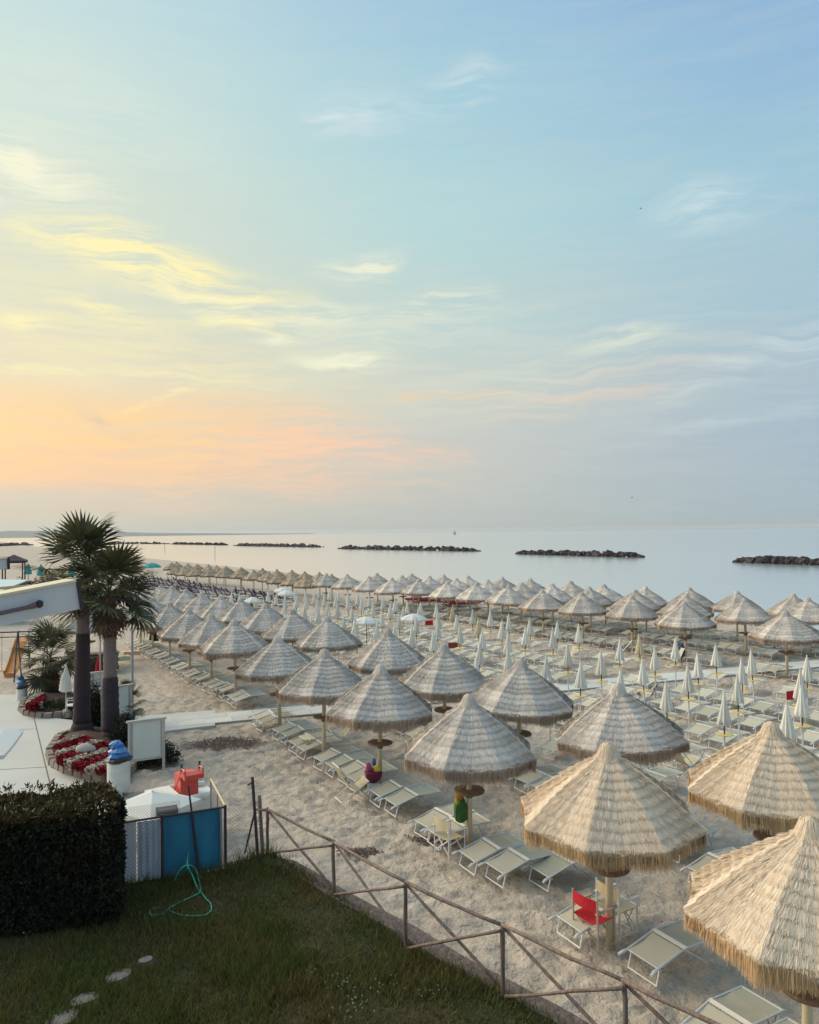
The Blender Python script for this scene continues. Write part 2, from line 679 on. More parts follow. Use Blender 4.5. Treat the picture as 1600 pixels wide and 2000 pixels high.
# paved walk and terrace ------------------------------------------------
PAVE = mat('pale_paving', (0.56, 0.575, 0.54), 0.85, 0.35, 1.3, rnd=0.09, col2=(0.45, 0.46, 0.43), bump=0.004, bscale=30)


def build_walk():
    base = MB()
    s0, s1, hw = 3.6, 47.0, 0.78
    q = [st(s0, PATH(s0) - hw, 0), st(s1, PATH(s1) - hw, 0), st(s1, PATH(s1) + hw, 0), st(s0, PATH(s0) + hw, 0)]
    base.prism([(p.x, p.y) for p in q], -0.08, 0.012)
    root = struct(base.build('walk', mat('paving_bed', (0.36, 0.35, 0.31), 0.95, 0.3, 3)))
    d = st(1, PATH(1)) - st(0, PATH(0))
    ang = math.atan2(d.y, d.x)
    slab = MB().box((0, 0, 0), (0.985, 0.765, 0.04)).mesh('slab', PAVE)
    n = 0
    s = s0 + 0.5
    while s < s1 - 0.4:
        for k in (-1, 1):
            c = st(s, PATH(s) + k * 0.39, 0.016 + 0.004 * random.random())
            link('slab', slab, root, c, 0, rot=(random.uniform(-.006, .006), random.uniform(-.006, .006), ang + random.uniform(-.006, .006)))
        s += 1.0 * math.cos(math.atan(0.19))


def build_terrace():
    px = [(-260, 1372), (38, 1357), (52, 1396), (140, 1408), (330, 1396), (420, 1388), (420, 1418), (300, 1432), (150, 1440), (96, 1470), (100, 1502), (160, 1524), (235, 1540), (250, 1600), (-500, 1700)]
    pts = [at(x, y) for x, y in px]
    mb = MB().prism([(p.x, p.y) for p in reversed(pts)], -0.1, 0.03)
    m = mat('terrace_concrete', (0.50, 0.52, 0.50), 0.85, 0.5, 0.5, col2=(0.42, 0.435, 0.42), bump=0.004, bscale=25)
    o = struct(mb.build('terrace', m))
    jm = mat('joint_dark', (0.16, 0.15, 0.14), 0.9)
    j = MB()
    for p, q in (((66, 1402), (104, 1560)), ((-200, 1440), (72, 1425)), ((-250, 1520), (92, 1500)), ((170, 1412), (150, 1440)), ((104, 1560), (-300, 1580))):
        a, b = at(*p), at(*q)
        d = (b - a).normalized()
        w = Vector((-d.y, d.x, 0)) * 0.018
        j.quad(*[(v.x, v.y, 0.034) for v in (a - w, b - w, b + w, a + w)])
    j.build('joints', jm, o)


build_walk()
build_terrace()

# lawn, kerb ---------------------------------------------------------------
LZ = 0.25
FENCE_PX = [(523, 1668), (652, 1748), (793, 1853), (983, 1947), (1223, 2078), (1560, 2260)]
FENCE = [at(x, y, LZ) for x, y in FENCE_PX]


def lawn_outline():
    k = [at(x, y, LZ) for x, y in ((440, 1697), (205, 1733), (-60, 1775))]
    off = [p + Vector((0.05, 0.05, 0)) for p in FENCE]
    return [Vector((-14, 14.2, LZ)), Vector((-14, 2.5, LZ)), Vector((5.5, 2.5, LZ))] + list(reversed(off)) + k


LAWN = lawn_outline()


def inside(px, py, poly):
    r = np.zeros(px.shape, bool)
    n = len(poly)
    for i in range(n):
        x0, y0, x1, y1 = poly[i].x, poly[i].y, poly[i - 1].x, poly[i - 1].y
        c = ((y0 > py) != (y1 > py)) & (px < (x1 - x0) * (py - y0) / (y1 - y0 + 1e-12) + x0)
        r ^= c
    return r


def build_lawn():
    mb = MB().prism([(p.x, p.y) for p in LAWN], -0.15, LZ)
    soil = mat('lawn_soil', (0.028, 0.034, 0.014), 0.95, 0.8, 1.2, col2=(0.055, 0.042, 0.022), bump=0.03, bscale=9)
    struct(mb.build('lawn', soil))
    # grass blades
    n = 230000
    x = rng.uniform(-8.5, 4.2, n)
    y = rng.uniform(7.2, 17.0, n)
    vis = (np.abs(x) < y * 0.58) & inside(x, y, LAWN)
    patch = vnoise(x + 40, y + 40, 1.1, 11) * 0.6 + vnoise(x + 40, y + 40, 0.45, 12) * 0.4
    vis &= rng.random(n) < 0.35 + 1.2 * patch
    stones = [at(px, py, LZ) for px, py in STEPS]
    for s in stones:
        vis &= (x - s.x) ** 2 / 0.028 + (y - s.y) ** 2 / 0.02 > 1
    x, y, patch = x[vis], y[vis], patch[vis]
    n = len(x)
    # tall growth along the kerb and the panels
    fa = np.array([(p.x, p.y) for p in FENCE])
    dmin = np.full(n, 9.0)
    for a, b in list(zip(fa[:-1], fa[1:])) + [(fa[0], np.array(at(440, 1697, LZ))[:2]), (np.array(at(440, 1697, LZ))[:2], np.array(at(205, 1733, LZ))[:2])]:
        d = b - a
        t = np.clip(((x - a[0]) * d[0] + (y - a[1]) * d[1]) / (d @ d), 0, 1)
        dmin = np.minimum(dmin, np.hypot(x - a[0] - t * d[0], y - a[1] - t * d[1]))
    h = (0.05 + 0.08 * rng.random(n)) * (0.4 + 2.2 * patch ** 2)
    h += np.where((dmin < 0.4) & (rng.random(n) < 0.5), 0.22 * rng.random(n) * (1 - dmin / 0.4), 0)
    corner = np.hypot(x - fa[0][0] + 0.35, y - fa[0][1] + 0.15)
    h += np.where((corner < 0.9) & (rng.random(n) < 0.55), 0.38 * rng.random(n) * (1 - corner / 0.9), 0)
    an = rng.uniform(0, 2 * PI, n)
    w = 0.006 + 0.004 * rng.random(n)
    lean = h * rng.uniform(0.2, 1.0, n)
    la = rng.uniform(0, 2 * PI, n)
    z = np.full(n, LZ - 0.005)
    A = np.stack([x - np.cos(an) * w, y - np.sin(an) * w, z], -1)
    B = np.stack([x + np.cos(an) * w, y + np.sin(an) * w, z], -1)
    C = np.stack([x + np.cos(la) * lean, y + np.sin(la) * lean, z + h], -1)
    Vt = np.stack([A, B, C], 1).reshape(-1, 3)
    F = np.arange(n * 3).reshape(-1, 3)
    gm = mat('grass_blade', (0.092, 0.115, 0.030), 0.7, 0.9, 0.9, island=0.55, col2=(0.15, 0.118, 0.045), spec=0.1, detail=5, transm=0.25)
    g = stuff(link('grass', np_mesh('grass', Vt, F, gm)))
    tag(g, 'short dark green lawn grass growing up to the rustic fence', 'grass')
    # clover heads
    k = 260
    cx, cy = [], []
    for px, py in ((712, 1962), (755, 1930), (840, 1945), (660, 1930), (620, 1912), (690, 1985), (560, 1700), (66, 1815), (80, 1808)):
        c = at(px, py, LZ)
        cx += list(c.x + rng.normal(0, 0.13, 14))
        cy += list(c.y + rng.normal(0, 0.13, 14))
    mb = MB()
    for a, b in zip(cx, cy):
        zz = LZ + random.uniform(0.05, 0.11)
        for q in range(3):
            an = random.uniform(0, PI)
            dx, dy = 0.012 * math.cos(an), 0.012 * math.sin(an)
            mb.quad((a - dx, b - dy, zz - .01), (a + dx, b + dy, zz - .01), (a + dx, b + dy, zz + .012), (a - dx, b - dy, zz + .012))
    o = stuff(mb.build('clover_flowers', mat('clover', (0.42, 0.42, 0.26), 0.9, island=0.3)))
    tag(o, 'small pale clover flowers scattered through the dark lawn', 'flowers')


STEPS = [(285, 1879), (232, 1910), (166, 1955), (124, 1994)]


def build_kerb():
    px = [(440, 1690), (520, 1678), (562, 1684), (600, 1706), (648, 1736), (720, 1775), (792, 1812), (906, 1884), (984, 1922), (1100, 1984), (1300, 2110), (1620, 2330)]
    c = [at(x, y, 0.29) for x, y in px]
    mb = MB()
    lft, rgt = [], []
    for i, p in enumerate(c):
        d = (c[min(i + 1, len(c) - 1)] - c[max(i - 1, 0)]).normalized()
        nrm = Vector((-d.y, d.x, 0))
        w = 0.17 + random.uniform(-.012, .012)
        lft.append(p + nrm * w)
        rgt.append(p - nrm * w)
    for i in range(len(c) - 1):
        p = []
        for z in (-0.12, 0.275):
            for q in (rgt[i], rgt[i + 1], lft[i + 1], lft[i]):
                p.append((q.x, q.y, z + (random.uniform(-.002, .002))))
        mb.hexa(p)
    m = mat('old_concrete', (0.185, 0.15, 0.135), 0.95, 0.95, 9, col2=(0.10, 0.082, 0.078), bump=0.05, bscale=16)
    o = mb.build('retaining_kerb', m)
    tag(o, 'rough weathered concrete kerb between the lawn and the sand', 'kerb')


build_kerb()
build_lawn()
sm = mat('stepping_stone', (0.22, 0.20, 0.18), 0.9, 0.6, 8, bump=0.01, bscale=30)
for i, (px, py) in enumerate(STEPS):
    mb = MB()
    n = 15
    ra = [(0.19 if i else 0.11) * random.uniform(0.6, 1.15) for k in range(n)]
    ra = [(ra[k - 1] + 2 * ra[k] + ra[(k + 1) % n]) / 4 for k in range(n)]
    poly = [(1.25 * ra[k] * math.cos(2 * PI * k / n), 0.9 * ra[k] * math.sin(2 * PI * k / n)) for k in range(n)]
    mb.prism(poly, 0, 0.045)
    o = mb.build('stepping_stone', sm, None, at(px, py, LZ - 0.032), 0.6)
    tag(o, ['small stepping stone farthest from the camera in the lawn', 'flat stepping stone in the lawn, second from the far end', 'broad pale stepping stone in the lawn, second from the near end',
            'stepping stone at the bottom edge of the lawn'][i], 'stepping stone', 'stepping stones in the lawn')

# ------------------------------------------------------------------ thatched umbrellas
RIM_R, RIM_Z, SK_Z, APEX = 1.53, 2.14, 1.90, 3.35


def octa(th):
    q = np.mod(th, PI / 4) - PI / 8
    o = math.cos(PI / 8) / np.cos(q)
    return o ** 1.5


def prof_z(r):
    """height of the thatch over the distance r from the pole (before the octagon)"""
    f = np.clip(r / RIM_R, 0, 1)
    z = APEX - 0.10 - (APEX - 0.10 - RIM_Z) * f
    z = z + 0.06 * np.sin(f ** 1.3 * PI)
    return z - 0.05 * np.clip(1 - f / 0.12, 0, 1)


def surf(r, th, lift=0.0):
    k = octa(th)
    z = prof_z(r) + lift
    # faces sag a little between the ridges
    q = np.abs(np.mod(th, PI / 4) - PI / 8) / (PI / 8)
    z = z - 0.085 * (1 - q) * (r / RIM_R)
    return np.stack([r * k * np.cos(th), r * k * np.sin(th), z], -1)


def straw(root, tip, width, jitter_normal, rg):
    """narrow quads from root to tip (n,3)"""
    d = tip - root
    side = np.cross(d, jitter_normal)
    side /= np.linalg.norm(side, axis=1, keepdims=True) + 1e-9
    w = width[:, None]
    a = root - side * w
    b = root + side * w
    c = tip + side * w * 0.45
    e = tip - side * w * 0.45
    Vt = np.stack([a, b, c, e], 1).reshape(-1, 3)
    F = np.arange(len(root) * 4).reshape(-1, 4)
    return Vt, F


NT = 10
TIER = [0.06 + (RIM_R - 0.06) * (i / NT) ** 0.92 for i in range(NT + 1)]


def thatch_layer(i, n, wid, m, rg, rough=1.0):
    r0, r1 = TIER[i], TIER[i + 1]
    # solid layer below the straws
    k = 48
    th = np.linspace(0, 2 * PI, k, endpoint=False)
    rows = [surf(np.full(k, max(0.0, r0 - 0.05)), th, -0.035), surf(np.full(k, (r0 + r1) / 2), th, -0.012), surf(np.full(k, r1 + 0.01), th, 0.008), surf(np.full(k, r1), th, -0.04)]
    Vs = np.concatenate(rows)
    Fs = []
    for a in range(3):
        for j in range(k):
            Fs.append((a * k + j, a * k + (j + 1) % k, (a + 1) * k + (j + 1) % k, (a + 1) * k + j))
    th = rg.uniform(0, 2 * PI, n)
    q = rg.random(n)
    ra = r0 + (r1 - r0) * (q * 0.75 - 0.1)
    rb = np.minimum(ra + (r1 - r0) * rg.uniform(0.6, 1.15, n), r1 + rg.uniform(-0.02, 0.055, n))
    ev = rg.random(n) < .72
    rb = np.where(ev, r1 + rg.uniform(-.022, .035, n), rb)
    tb = th + rg.normal(0, 0.05, n) * (0.35 / (0.25 + rb))
    clump = 0.02 * np.sin(th * 37 + i) + 0.012 * np.sin(th * 61 + 2 * i)
    root = surf(np.maximum(ra, 0.01), th, 0.004 + 0.01 * rg.random(n))
    tip = surf(np.maximum(rb, 0.02), tb, (0.006 + 0.024 * rg.random(n) ** 1.5 * rough) + clump * 0.4 + 0.014 * np.clip((rb - r0) / (r1 - r0), 0, 1.1) ** 2)
    nrm = np.stack([np.cos(th) * 0.6, np.sin(th) * 0.6, np.ones(n)], -1) + rg.normal(0, 0.16, (n, 3))
    Vb, Fb = straw(root, tip, wid * rg.uniform(0.5, 1.3, n), nrm, rg)
    return np_mesh('thatch_layer', np.concatenate([Vs, Vb]), np.concatenate([np.array(Fs), Fb + len(Vs)]), m)


def thatch_fringe(n, wid, m, rg):
    k = 48
    th = np.linspace(0, 2 * PI, k, endpoint=False)
    kk = octa(th)

    def ring(r, z):
        return np.stack([r * kk * np.cos(th), r * kk * np.sin(th), np.full(k, z)], -1)
    rows = [ring(RIM_R - 0.04, RIM_Z - 0.03), ring(RIM_R - 0.035, SK_Z + 0.05), ring(RIM_R - 0.09, SK_Z + 0.05), ring(RIM_R - 0.10, RIM_Z + 0.0)]
    Vs = np.concatenate(rows)
    Fs = [(a * k + (j + 1) % k, a * k + j, (a + 1) * k + j, (a + 1) * k + (j + 1) % k) for a in range(3) for j in range(k)]
    th = rg.uniform(0, 2 * PI, n)
    kk2 = octa(th)
    r = RIM_R + rg.uniform(-0.05, 0.022, n)
    root = np.stack([r * kk2 * np.cos(th), r * kk2 * np.sin(th), RIM_Z + rg.uniform(-0.06, 0.01, n)], -1)
    tb = th + rg.normal(0, 0.012, n)
    r2 = r + rg.normal(0.0, 0.014, n)
    zb = SK_Z + rg.uniform(-0.05, 0.06, n) + 0.03 * np.sin(th * 5 + rg.random() * 6) + 0.025 * np.sin(th * 13 + rg.random() * 6) + np.where(rg.random(n) < .04, -.06, 0)
    tip = np.stack([r2 * octa(tb) * np.cos(tb), r2 * octa(tb) * np.sin(tb), zb], -1)
    nrm = np.stack([np.cos(th), np.sin(th), np.zeros(n)], -1) + rg.normal(0, 0.3, (n, 3))
    Vb, Fb = straw(root, tip, wid * rg.uniform(0.6, 1.4, n), nrm, rg)
    return np_mesh('fringe', np.concatenate([Vs, Vb]), np.concatenate([np.array(Fs), Fb + len(Vs)]), m)


def thatch_cap(n, wid, m, rg):
    mb = MB().lathe([(0.17, APEX - 0.27), (0.135, APEX - 0.14), (0.10, APEX - 0.06), (0.04, APEX - 0.025)], 14)
    Vs = np.array(mb.v)
    Fs = np.array([f for f in mb.f if len(f) == 4])
    th = rg.uniform(0, 2 * PI, n)
    ra, rb = rg.uniform(0.004, 0.125, n), rg.uniform(0.155, 0.27, n)
    root = np.stack([ra * np.cos(th), ra * np.sin(th), APEX + 0.005 - ra ** 2 * 3.0 + rg.uniform(-.018, .018, n)], -1)
    tb = th + rg.normal(0, 0.12, n)
    tip = np.stack([rb * np.cos(tb), rb * np.sin(tb), APEX - 0.10 - (rb - 0.13) * 1.45 - rg.uniform(0, 0.06, n)], -1)
    nrm = np.stack([np.cos(th), np.sin(th), np.ones(n) * 0.7], -1) + rg.normal(0, 0.3, (n, 3))
    Vb, Fb = straw(root, tip, wid * rg.uniform(0.7, 1.4, n), nrm, rg)
    return np_mesh('cap', np.concatenate([Vs, Vb]), np.concatenate([Fs, Fb + len(Vs)]), m)


STRAW = {
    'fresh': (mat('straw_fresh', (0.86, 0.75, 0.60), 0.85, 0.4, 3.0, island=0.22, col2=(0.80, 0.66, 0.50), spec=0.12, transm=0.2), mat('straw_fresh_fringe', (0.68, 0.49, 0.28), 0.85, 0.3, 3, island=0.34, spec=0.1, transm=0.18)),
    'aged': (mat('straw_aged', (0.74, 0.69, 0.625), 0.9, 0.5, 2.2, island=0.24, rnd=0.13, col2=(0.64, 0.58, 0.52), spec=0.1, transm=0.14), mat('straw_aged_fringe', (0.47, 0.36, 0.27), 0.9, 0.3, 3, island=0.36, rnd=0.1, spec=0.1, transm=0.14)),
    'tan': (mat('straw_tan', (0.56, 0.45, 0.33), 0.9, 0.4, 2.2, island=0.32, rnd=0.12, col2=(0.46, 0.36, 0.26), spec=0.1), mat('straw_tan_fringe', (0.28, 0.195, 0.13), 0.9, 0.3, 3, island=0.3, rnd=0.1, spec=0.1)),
}
POLE = mat('pole_wood', (0.66, 0.57, 0.39), 0.7, 0.5, 5, col2=(0.56, 0.46, 0.30), rnd=0.1, stretch=(1, 1, 0.12))
SHELF = mat('shelf_wood', (0.25, 0.165, 0.10), 0.75, 0.6, 9, bump=0.003)
POLE_ME = MB().tube([(0, 0, -0.25), (0, 0, 1.4), (0, 0, 3.05)], [0.068, 0.062, 0.055], 10).mesh('pole', POLE, True)
SHELF_ME = MB().lathe([(0.02, 1.24), (0.33, 1.245), (0.345, 1.26), (0.345, 1.285), (0.33, 1.30), (0.02, 1.30)], 24, cap=False).mesh('shelf', SHELF)
COLLAR_ME = MB().lathe([(0.07, 1.12), (0.085, 1.15), (0.085, 1.24)], 10).mesh('collar', SHELF)
RIB_ME = MB()
for k_ in range(8):
    an_ = k_ * PI / 4
    RIB_ME.tube([(0.05 * math.cos(an_), 0.05 * math.sin(an_), 2.72), (1.46 * math.cos(an_), 1.46 * math.sin(an_), RIM_Z - 0.05)], 0.018, 4)
    RIB_ME.tube([(0.05 * math.cos(an_), 0.05 * math.sin(an_), 1.95), (0.8 * math.cos(an_), 0.8 * math.sin(an_), 2.40)], 0.014, 4)
RIB_ME = RIB_ME.mesh('ribs', SHELF)
_kits = {}


def kit(kind, lod, var):
    key = (kind, lod, var)
    if key not in _kits:
        rg = np.random.default_rng(hash((lod, var)) % 1000 + (3 if kind == 'fresh' else 17))
        top, fr = STRAW[kind]
        nb, wd = {0: (7600, 0.0036), 1: (1700, 0.0075), 2: (200, 0.026)}[lod]
        d = {}
        if lod < 2:
            d['layers'] = [thatch_layer(i, int(nb * (0.18 + 1.6 * (i + 0.5) / NT) * 0.9), wd, top, rg, 1.2 if kind == 'fresh' else 0.85) for i in range(NT)]
        else:
            ls = [thatch_layer(i, int(nb * (0.2 + 1.6 * (i + 0.5) / NT)), wd, top, rg) for i in range(0, NT)]
            Vt, Ft, off = [], [], 0
            for me in ls:
                v = np.zeros(len(me.vertices) * 3, np.float32)
                me.vertices.foreach_get('co', v)
                f = np.zeros(len(me.loops), np.int32)
                me.loops.foreach_get('vertex_index', f)
                Vt.append(v.reshape(-1, 3))
                Ft.append(f.reshape(-1, 4) + off)
                off += len(me.vertices)
                bpy.data.meshes.remove(me)
            d['canopy'] = np_mesh('canopy', np.concatenate(Vt), np.concatenate(Ft), top)
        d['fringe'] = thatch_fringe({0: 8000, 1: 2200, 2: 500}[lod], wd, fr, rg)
        d['cap'] = thatch_cap({0: 1400, 1: 420, 2: 90}[lod], wd, top, rg)
        _kits[key] = d
    return _kits[key]


def umbrella(s, t, kind, lod, label, group, scale=1.0, zs=1.0, shelf=True):
    p = st(s, t, 0)
    o = thing('thatched_umbrella', label, 'umbrella', p, R(30) + random.uniform(-0.45, 0.45), group)
    o.scale = (scale, scale, zs)
    tiltx, tilty = random.gauss(0, .022), random.gauss(0, .022)
    sj = random.uniform(.965, 1.03)
    o.scale = (scale * sj * 1.01, scale * sj * 1.01, zs * random.uniform(.985, 1.015))
    o.rotation_euler = (tiltx, tilty, o.rotation_euler[2])
    k = kit(kind, lod, random.randrange(3))
    if lod < 2:
        for me in k['layers']:
            link('thatch_layer', me, o)
    else:
        link('canopy', k['canopy'], o)
    link('fringe', k['fringe'], o)
    link('cap', k['cap'], o)
    link('pole', POLE_ME, o)
    if shelf:
        sh = link('shelf', SHELF_ME, o)
        link('collar', COLLAR_ME, sh)
    if lod < 2:
        link('ribs', RIB_ME, o)
    return p


# apex of each umbrella along its row (metres along the row, metres towards the sea)
ROW_A = [(8.9, 5.84), (9.39, 9.65), (9.50, 14.0), (9.58, 18.4), (9.48, 21.95), (9.52, 25.95), (9.78, 32.0), (9.60, 35.2), (9.39, 38.4), (9.36, 42.6), (9.23, 46.5), (9.0, 49.0)]
ROW_B = [(12.85, 8.95), (13.30, 13.05), (13.35, 17.2), (13.15, 20.7), (13.45, 25.05), (13.58, 30.8), (13.44, 34.6), (13.32, 38.4), (13.25, 42.4), (12.95, 45.4), (12.67, 48.6), (12.48, 51.6), (12.38, 55.5), (12.27, 58.4)]
k_ = 1.095
ROW_C = [(s * k_, t * k_) for s, t in [(30.06, 20.09), (30.03, 25.37), (30.29, 29.05), (30.02, 32.51), (29.78, 35.65), (29.94, 39.42), (29.81, 42.7), (29.85, 46.2), (29.4, 49.75), (28.6, 52.18), (28.1, 55.36), (27.89, 59.03), (27.27, 62.31)]]
ROW_D = [(s * k_, t * k_) for s, t in [(33.86, 24.83), (33.8, 28.52), (33.61, 31.95), (33.66, 35.67), (33.36, 38.97), (33.04, 41.94), (32.65, 45.23), (32.14, 48.53), (31.92, 52.3), (30.9, 54.7)]]
ROW_E = [(s * k_, t * k_) for s, t in [(36.4, 23.0), (37.5, 24.65), (37.6, 28.14), (37.36, 31.09), (36.0, 33.34), (35.78, 36.56), (35.96, 40.07), (35.68, 44.09), (35.65, 47.49), (34.56, 50.32), (33.75, 53.02), (33.05, 56.81), (30.75, 59.0)]]
f_ = 1.17
ROW_F = [(s * f_, t * f_) for s, t in [(24.49, 60.16), (24.7, 63.65), (24.68, 67.12), (24.64, 70.27), (24.4, 73.6), (24.1, 77.0), (23.46, 80.85), (22.6, 83.0), (21.6, 84.9), (20.94, 87.4), (20.66, 90.4),
                                        (27.35, 61.14), (27.59, 64.31), (27.48, 67.5), (27.14, 70.2), (26.7, 73.0), (26.25, 76.44), (25.54, 81.17), (25.18, 85.94), (24.86, 88.6), (24.68, 91.3), (24.06, 94), (23.54, 97), (23.68, 103.6), (22.6, 101.6)]]
UMB = []          # (s, t, row, number)
for i, (s, t) in enumerate(ROW_A):
    kind = 'fresh' if i < 2 else 'aged'
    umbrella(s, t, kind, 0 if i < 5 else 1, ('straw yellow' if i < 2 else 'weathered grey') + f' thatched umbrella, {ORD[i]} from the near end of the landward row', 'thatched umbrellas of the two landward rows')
    UMB.append((s, t, 'A', i))
for i, (s, t) in enumerate(ROW_B):
    kind = 'fresh' if i < 1 else 'aged'
    umbrella(s, t, kind, 0 if i < 4 else 1, ('straw yellow' if i < 1 else 'weathered grey') + f' thatched umbrella, {ORD[i]} from the near end of the second landward row', 'thatched umbrellas of the two landward rows')
    UMB.append((s, t, 'B', i))
s_, t_ = 6.4, 42.5
p_ = at(175, 1234, 1.82)
umbrella(p_.dot(U), p_.dot(V), 'aged', 1, 'grey thatched umbrella standing alone just behind the two tall palm trunks', 'thatched umbrellas of the two landward rows')
UMB.append((p_.dot(U), p_.dot(V), 'Z', 0))
for row, nm, L_ in (('C', 'first', ROW_C), ('D', 'second', ROW_D), ('E', 'last', ROW_E)):
    for i, (s, t) in enumerate(L_):
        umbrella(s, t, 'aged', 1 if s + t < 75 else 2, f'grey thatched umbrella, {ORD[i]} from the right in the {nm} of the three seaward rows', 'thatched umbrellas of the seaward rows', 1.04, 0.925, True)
        UMB.append((s, t, row, i))
for i, (s, t) in enumerate(ROW_F):
    umbrella(s, t, 'tan', 2, f'distant tan thatched umbrella, {ORD[i if i < 11 else i - 11]} from the right in the {"front" if i < 11 else "rear"} tan row', 'distant tan thatched umbrellas', 0.87, 0.84, False)

# ------------------------------------------------------------------ sun loungers
ALU = mat('white_aluminium', (0.72, 0.73, 0.72), 0.45, 0.15, 4, spec=0.4)
ALU_R = mat('blue_grey_rail', (0.58, 0.63, 0.63), 0.4, 0.2, 4, spec=0.5)
CLOTH = mat('cream_mesh_cloth', (0.53, 0.51, 0.405), 0.85, 0.35, 2.5, rnd=0.13, col2=(0.47, 0.45, 0.36), bump=0.002, bscale=120, transm=0.12)
CLOTH2 = mat('cream_mesh_cloth_darker', (0.50, 0.48, 0.38), 0.85, 0.35, 2.5, rnd=0.13, bump=0.002, bscale=120, transm=0.12)  # seat cloth, slightly darker cream than the other panels


def lounger_meshes():
    P = {}
    f = MB()
    for y in (-.31, .31):
        f.tube([(-.60, y, .275), (-.02, y, .425), (.03, y, .43), (.67, y, .405)], .0165, 6)
    for x, z in ((-.57, .282), (.66, .405), (-.50, .24)):
        f.tube([(x, -.31, z), (x, .31, z)], .013, 5)
    P['frame'] = f.mesh('frame', ALU_R)
    h = MB()
    for y in (-.31, .31):
        h = MB().tube([(-.60, y, .275), (-.66, y * 1.02, .265), (-.735, y * 1.06, .235)], [.024, .028, .022], 6)
        P['handle' if y < 0 else 'handle.001'] = h.mesh('handle', ALU)
    l = MB()
    for y in (-.28, .28):
        l.tube([(-.50, y, .30), (-.585, y, .0)], .0135, 5)
    l.tube([(-.585, -.28, .012), (-.585, .28, .012)], .0135, 5)
    P['front_leg'] = l.mesh('front_leg', ALU)
    l = MB()
    for y in (-.27, .27):
        l.tube([(.36, y, .415), (.55, y, .0)], .0125, 5)
        l.tube([(.62, y, .405), (.47, y, .19)], .010, 5)
    l.tube([(.55, -.27, .012), (.55, .27, .012)], .0125, 5)
    P['rear_leg'] = l.mesh('rear_leg', ALU_R)

    def panel(x0, z0, x1, z1, hw, sag, m, nm):
        b = MB()
        n = 5
        for i in range(n):
            a, c = i / n, (i + 1) / n
            xa, xc = x0 + (x1 - x0) * a, x0 + (x1 - x0) * c
            za = z0 + (z1 - z0) * a - sag * math.sin(PI * a)
            zc = z0 + (z1 - z0) * c - sag * math.sin(PI * c)
            b.hexa([(xa, -hw, za - .006), (xc, -hw, zc - .006), (xc, hw, zc - .006), (xa, hw, za - .006), (xa, -hw, za), (xc, -hw, zc), (xc, hw, zc), (xa, hw, za)])
        return b.mesh(nm, m)
    P['back_panel'] = panel(-.55, .292, -.06, .42, .285, .022, CLOTH, 'back_panel')
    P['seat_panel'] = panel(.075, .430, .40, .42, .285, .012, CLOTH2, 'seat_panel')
    P['foot_panel'] = panel(.405, .424, .70, .408, .325, .004, CLOTH, 'foot_panel')
    hb = MB()
    hb.hexa([(-.028, -.325, .422), (.036, -.325, .434), (.036, .325, .434), (-.028, .325, .422), (-.028, -.325, .436), (.036, -.325, .448), (.036, .325, .448), (-.028, .325, .436)])
    P['hinge_bar'] = hb.mesh('hinge_bar', mat('cream_plastic', (0.72, 0.71, 0.64), 0.6))
    return P


LP = lounger_meshes()


def joined(meshes, name):
    Vt, Ft, Mi, mats, off = [], [], [], [], 0
    for me in meshes:
        v = [tuple(q.co) for q in me.vertices]
        m = me.materials[0]
        if m not in mats:
            mats.append(m)
        for p in me.polygons:
            Ft.append(tuple(i + off for i in p.vertices))
            Mi.append(mats.index(m))
        Vt += v
        off += len(v)
    r = bpy.data.meshes.new(name)
    r.from_pydata(Vt, [], Ft)
    for m in mats:
        r.materials.append(m)
    r.polygons.foreach_set('material_index', Mi)
    r.update()
    return r


LJOIN = joined(list(LP.values()), 'sun_lounger')
BEDS = []         # s, t, label, group


def beds_at(s, t, offs, who, group, words):
    for k, (ds, dt) in enumerate(offs):
        BEDS.append((s + ds + random.uniform(-.06, .06), t + dt + random.uniform(-.05, .05), f'cream sun lounger, {words[k]} {who}', group, random.uniform(-.06, .06)))


FOUR = ['nearest of four at the', 'second of four at the', 'third of four at the', 'farthest of four at the']
rown = {'A': 'landward row', 'B': 'second landward row', 'C': 'first seaward row', 'D': 'second seaward row', 'E': 'last seaward row', 'Z': 'lone'}
for s, t, row, i in UMB:
    who = f'{ORD[i]} thatched umbrella of the {rown[row]}' if row != 'Z' else 'lone thatched umbrella behind the palms'
    offs = [(.06, -1.62), (.0, -.86), (.05, .50), (.0, 1.22)]
    w = list(FOUR)
    if row == 'A' and i == 0:
        offs, w = [(-.02, -.05 + .46), (.0, 1.16)], ['near one of two at the', 'far one of two at the']
        offs = [(-.05, .34), (.02, 1.05)]
    if row == 'A' and i == 1:
        offs, w = [(.24, -1.0), (.06, .42), (.9, 2.2)], ['beside the director chairs under the', 'behind the pole of the', 'set apart behind the']
    if row == 'A' and i == 5:
        offs = [(.06, -1.7), (.0, -1.0), (.0, -.35 + .75), (.0, 1.1)]
    if row in 'DE' and i % 3 == 2:
        offs, w = offs[:3], ['nearest of three at the', 'middle of three at the', 'farthest of three at the']
    beds_at(s, t, offs, who, 'sun loungers under the thatched umbrellas', w)

# ------------------------------------------------------------------ closed parasols
PCL = mat('parasol_cream', (0.76, 0.755, 0.69), 0.85, 0.3, 3, rnd=0.10, col2=(0.68, 0.67, 0.60), transm=0.12)
PCL2 = mat('parasol_yellowed', (0.66, 0.58, 0.38), 0.85, 0.3, 3, transm=0.1)
PST = mat('parasol_pole', (0.60, 0.62, 0.60), 0.4, spec=0.5)
PDK = mat('parasol_shaft', (0.07, 0.065, 0.065), 0.5)
TRAY = mat('tray_yellow', (0.66, 0.52, 0.22), 0.5, rnd=0.08)


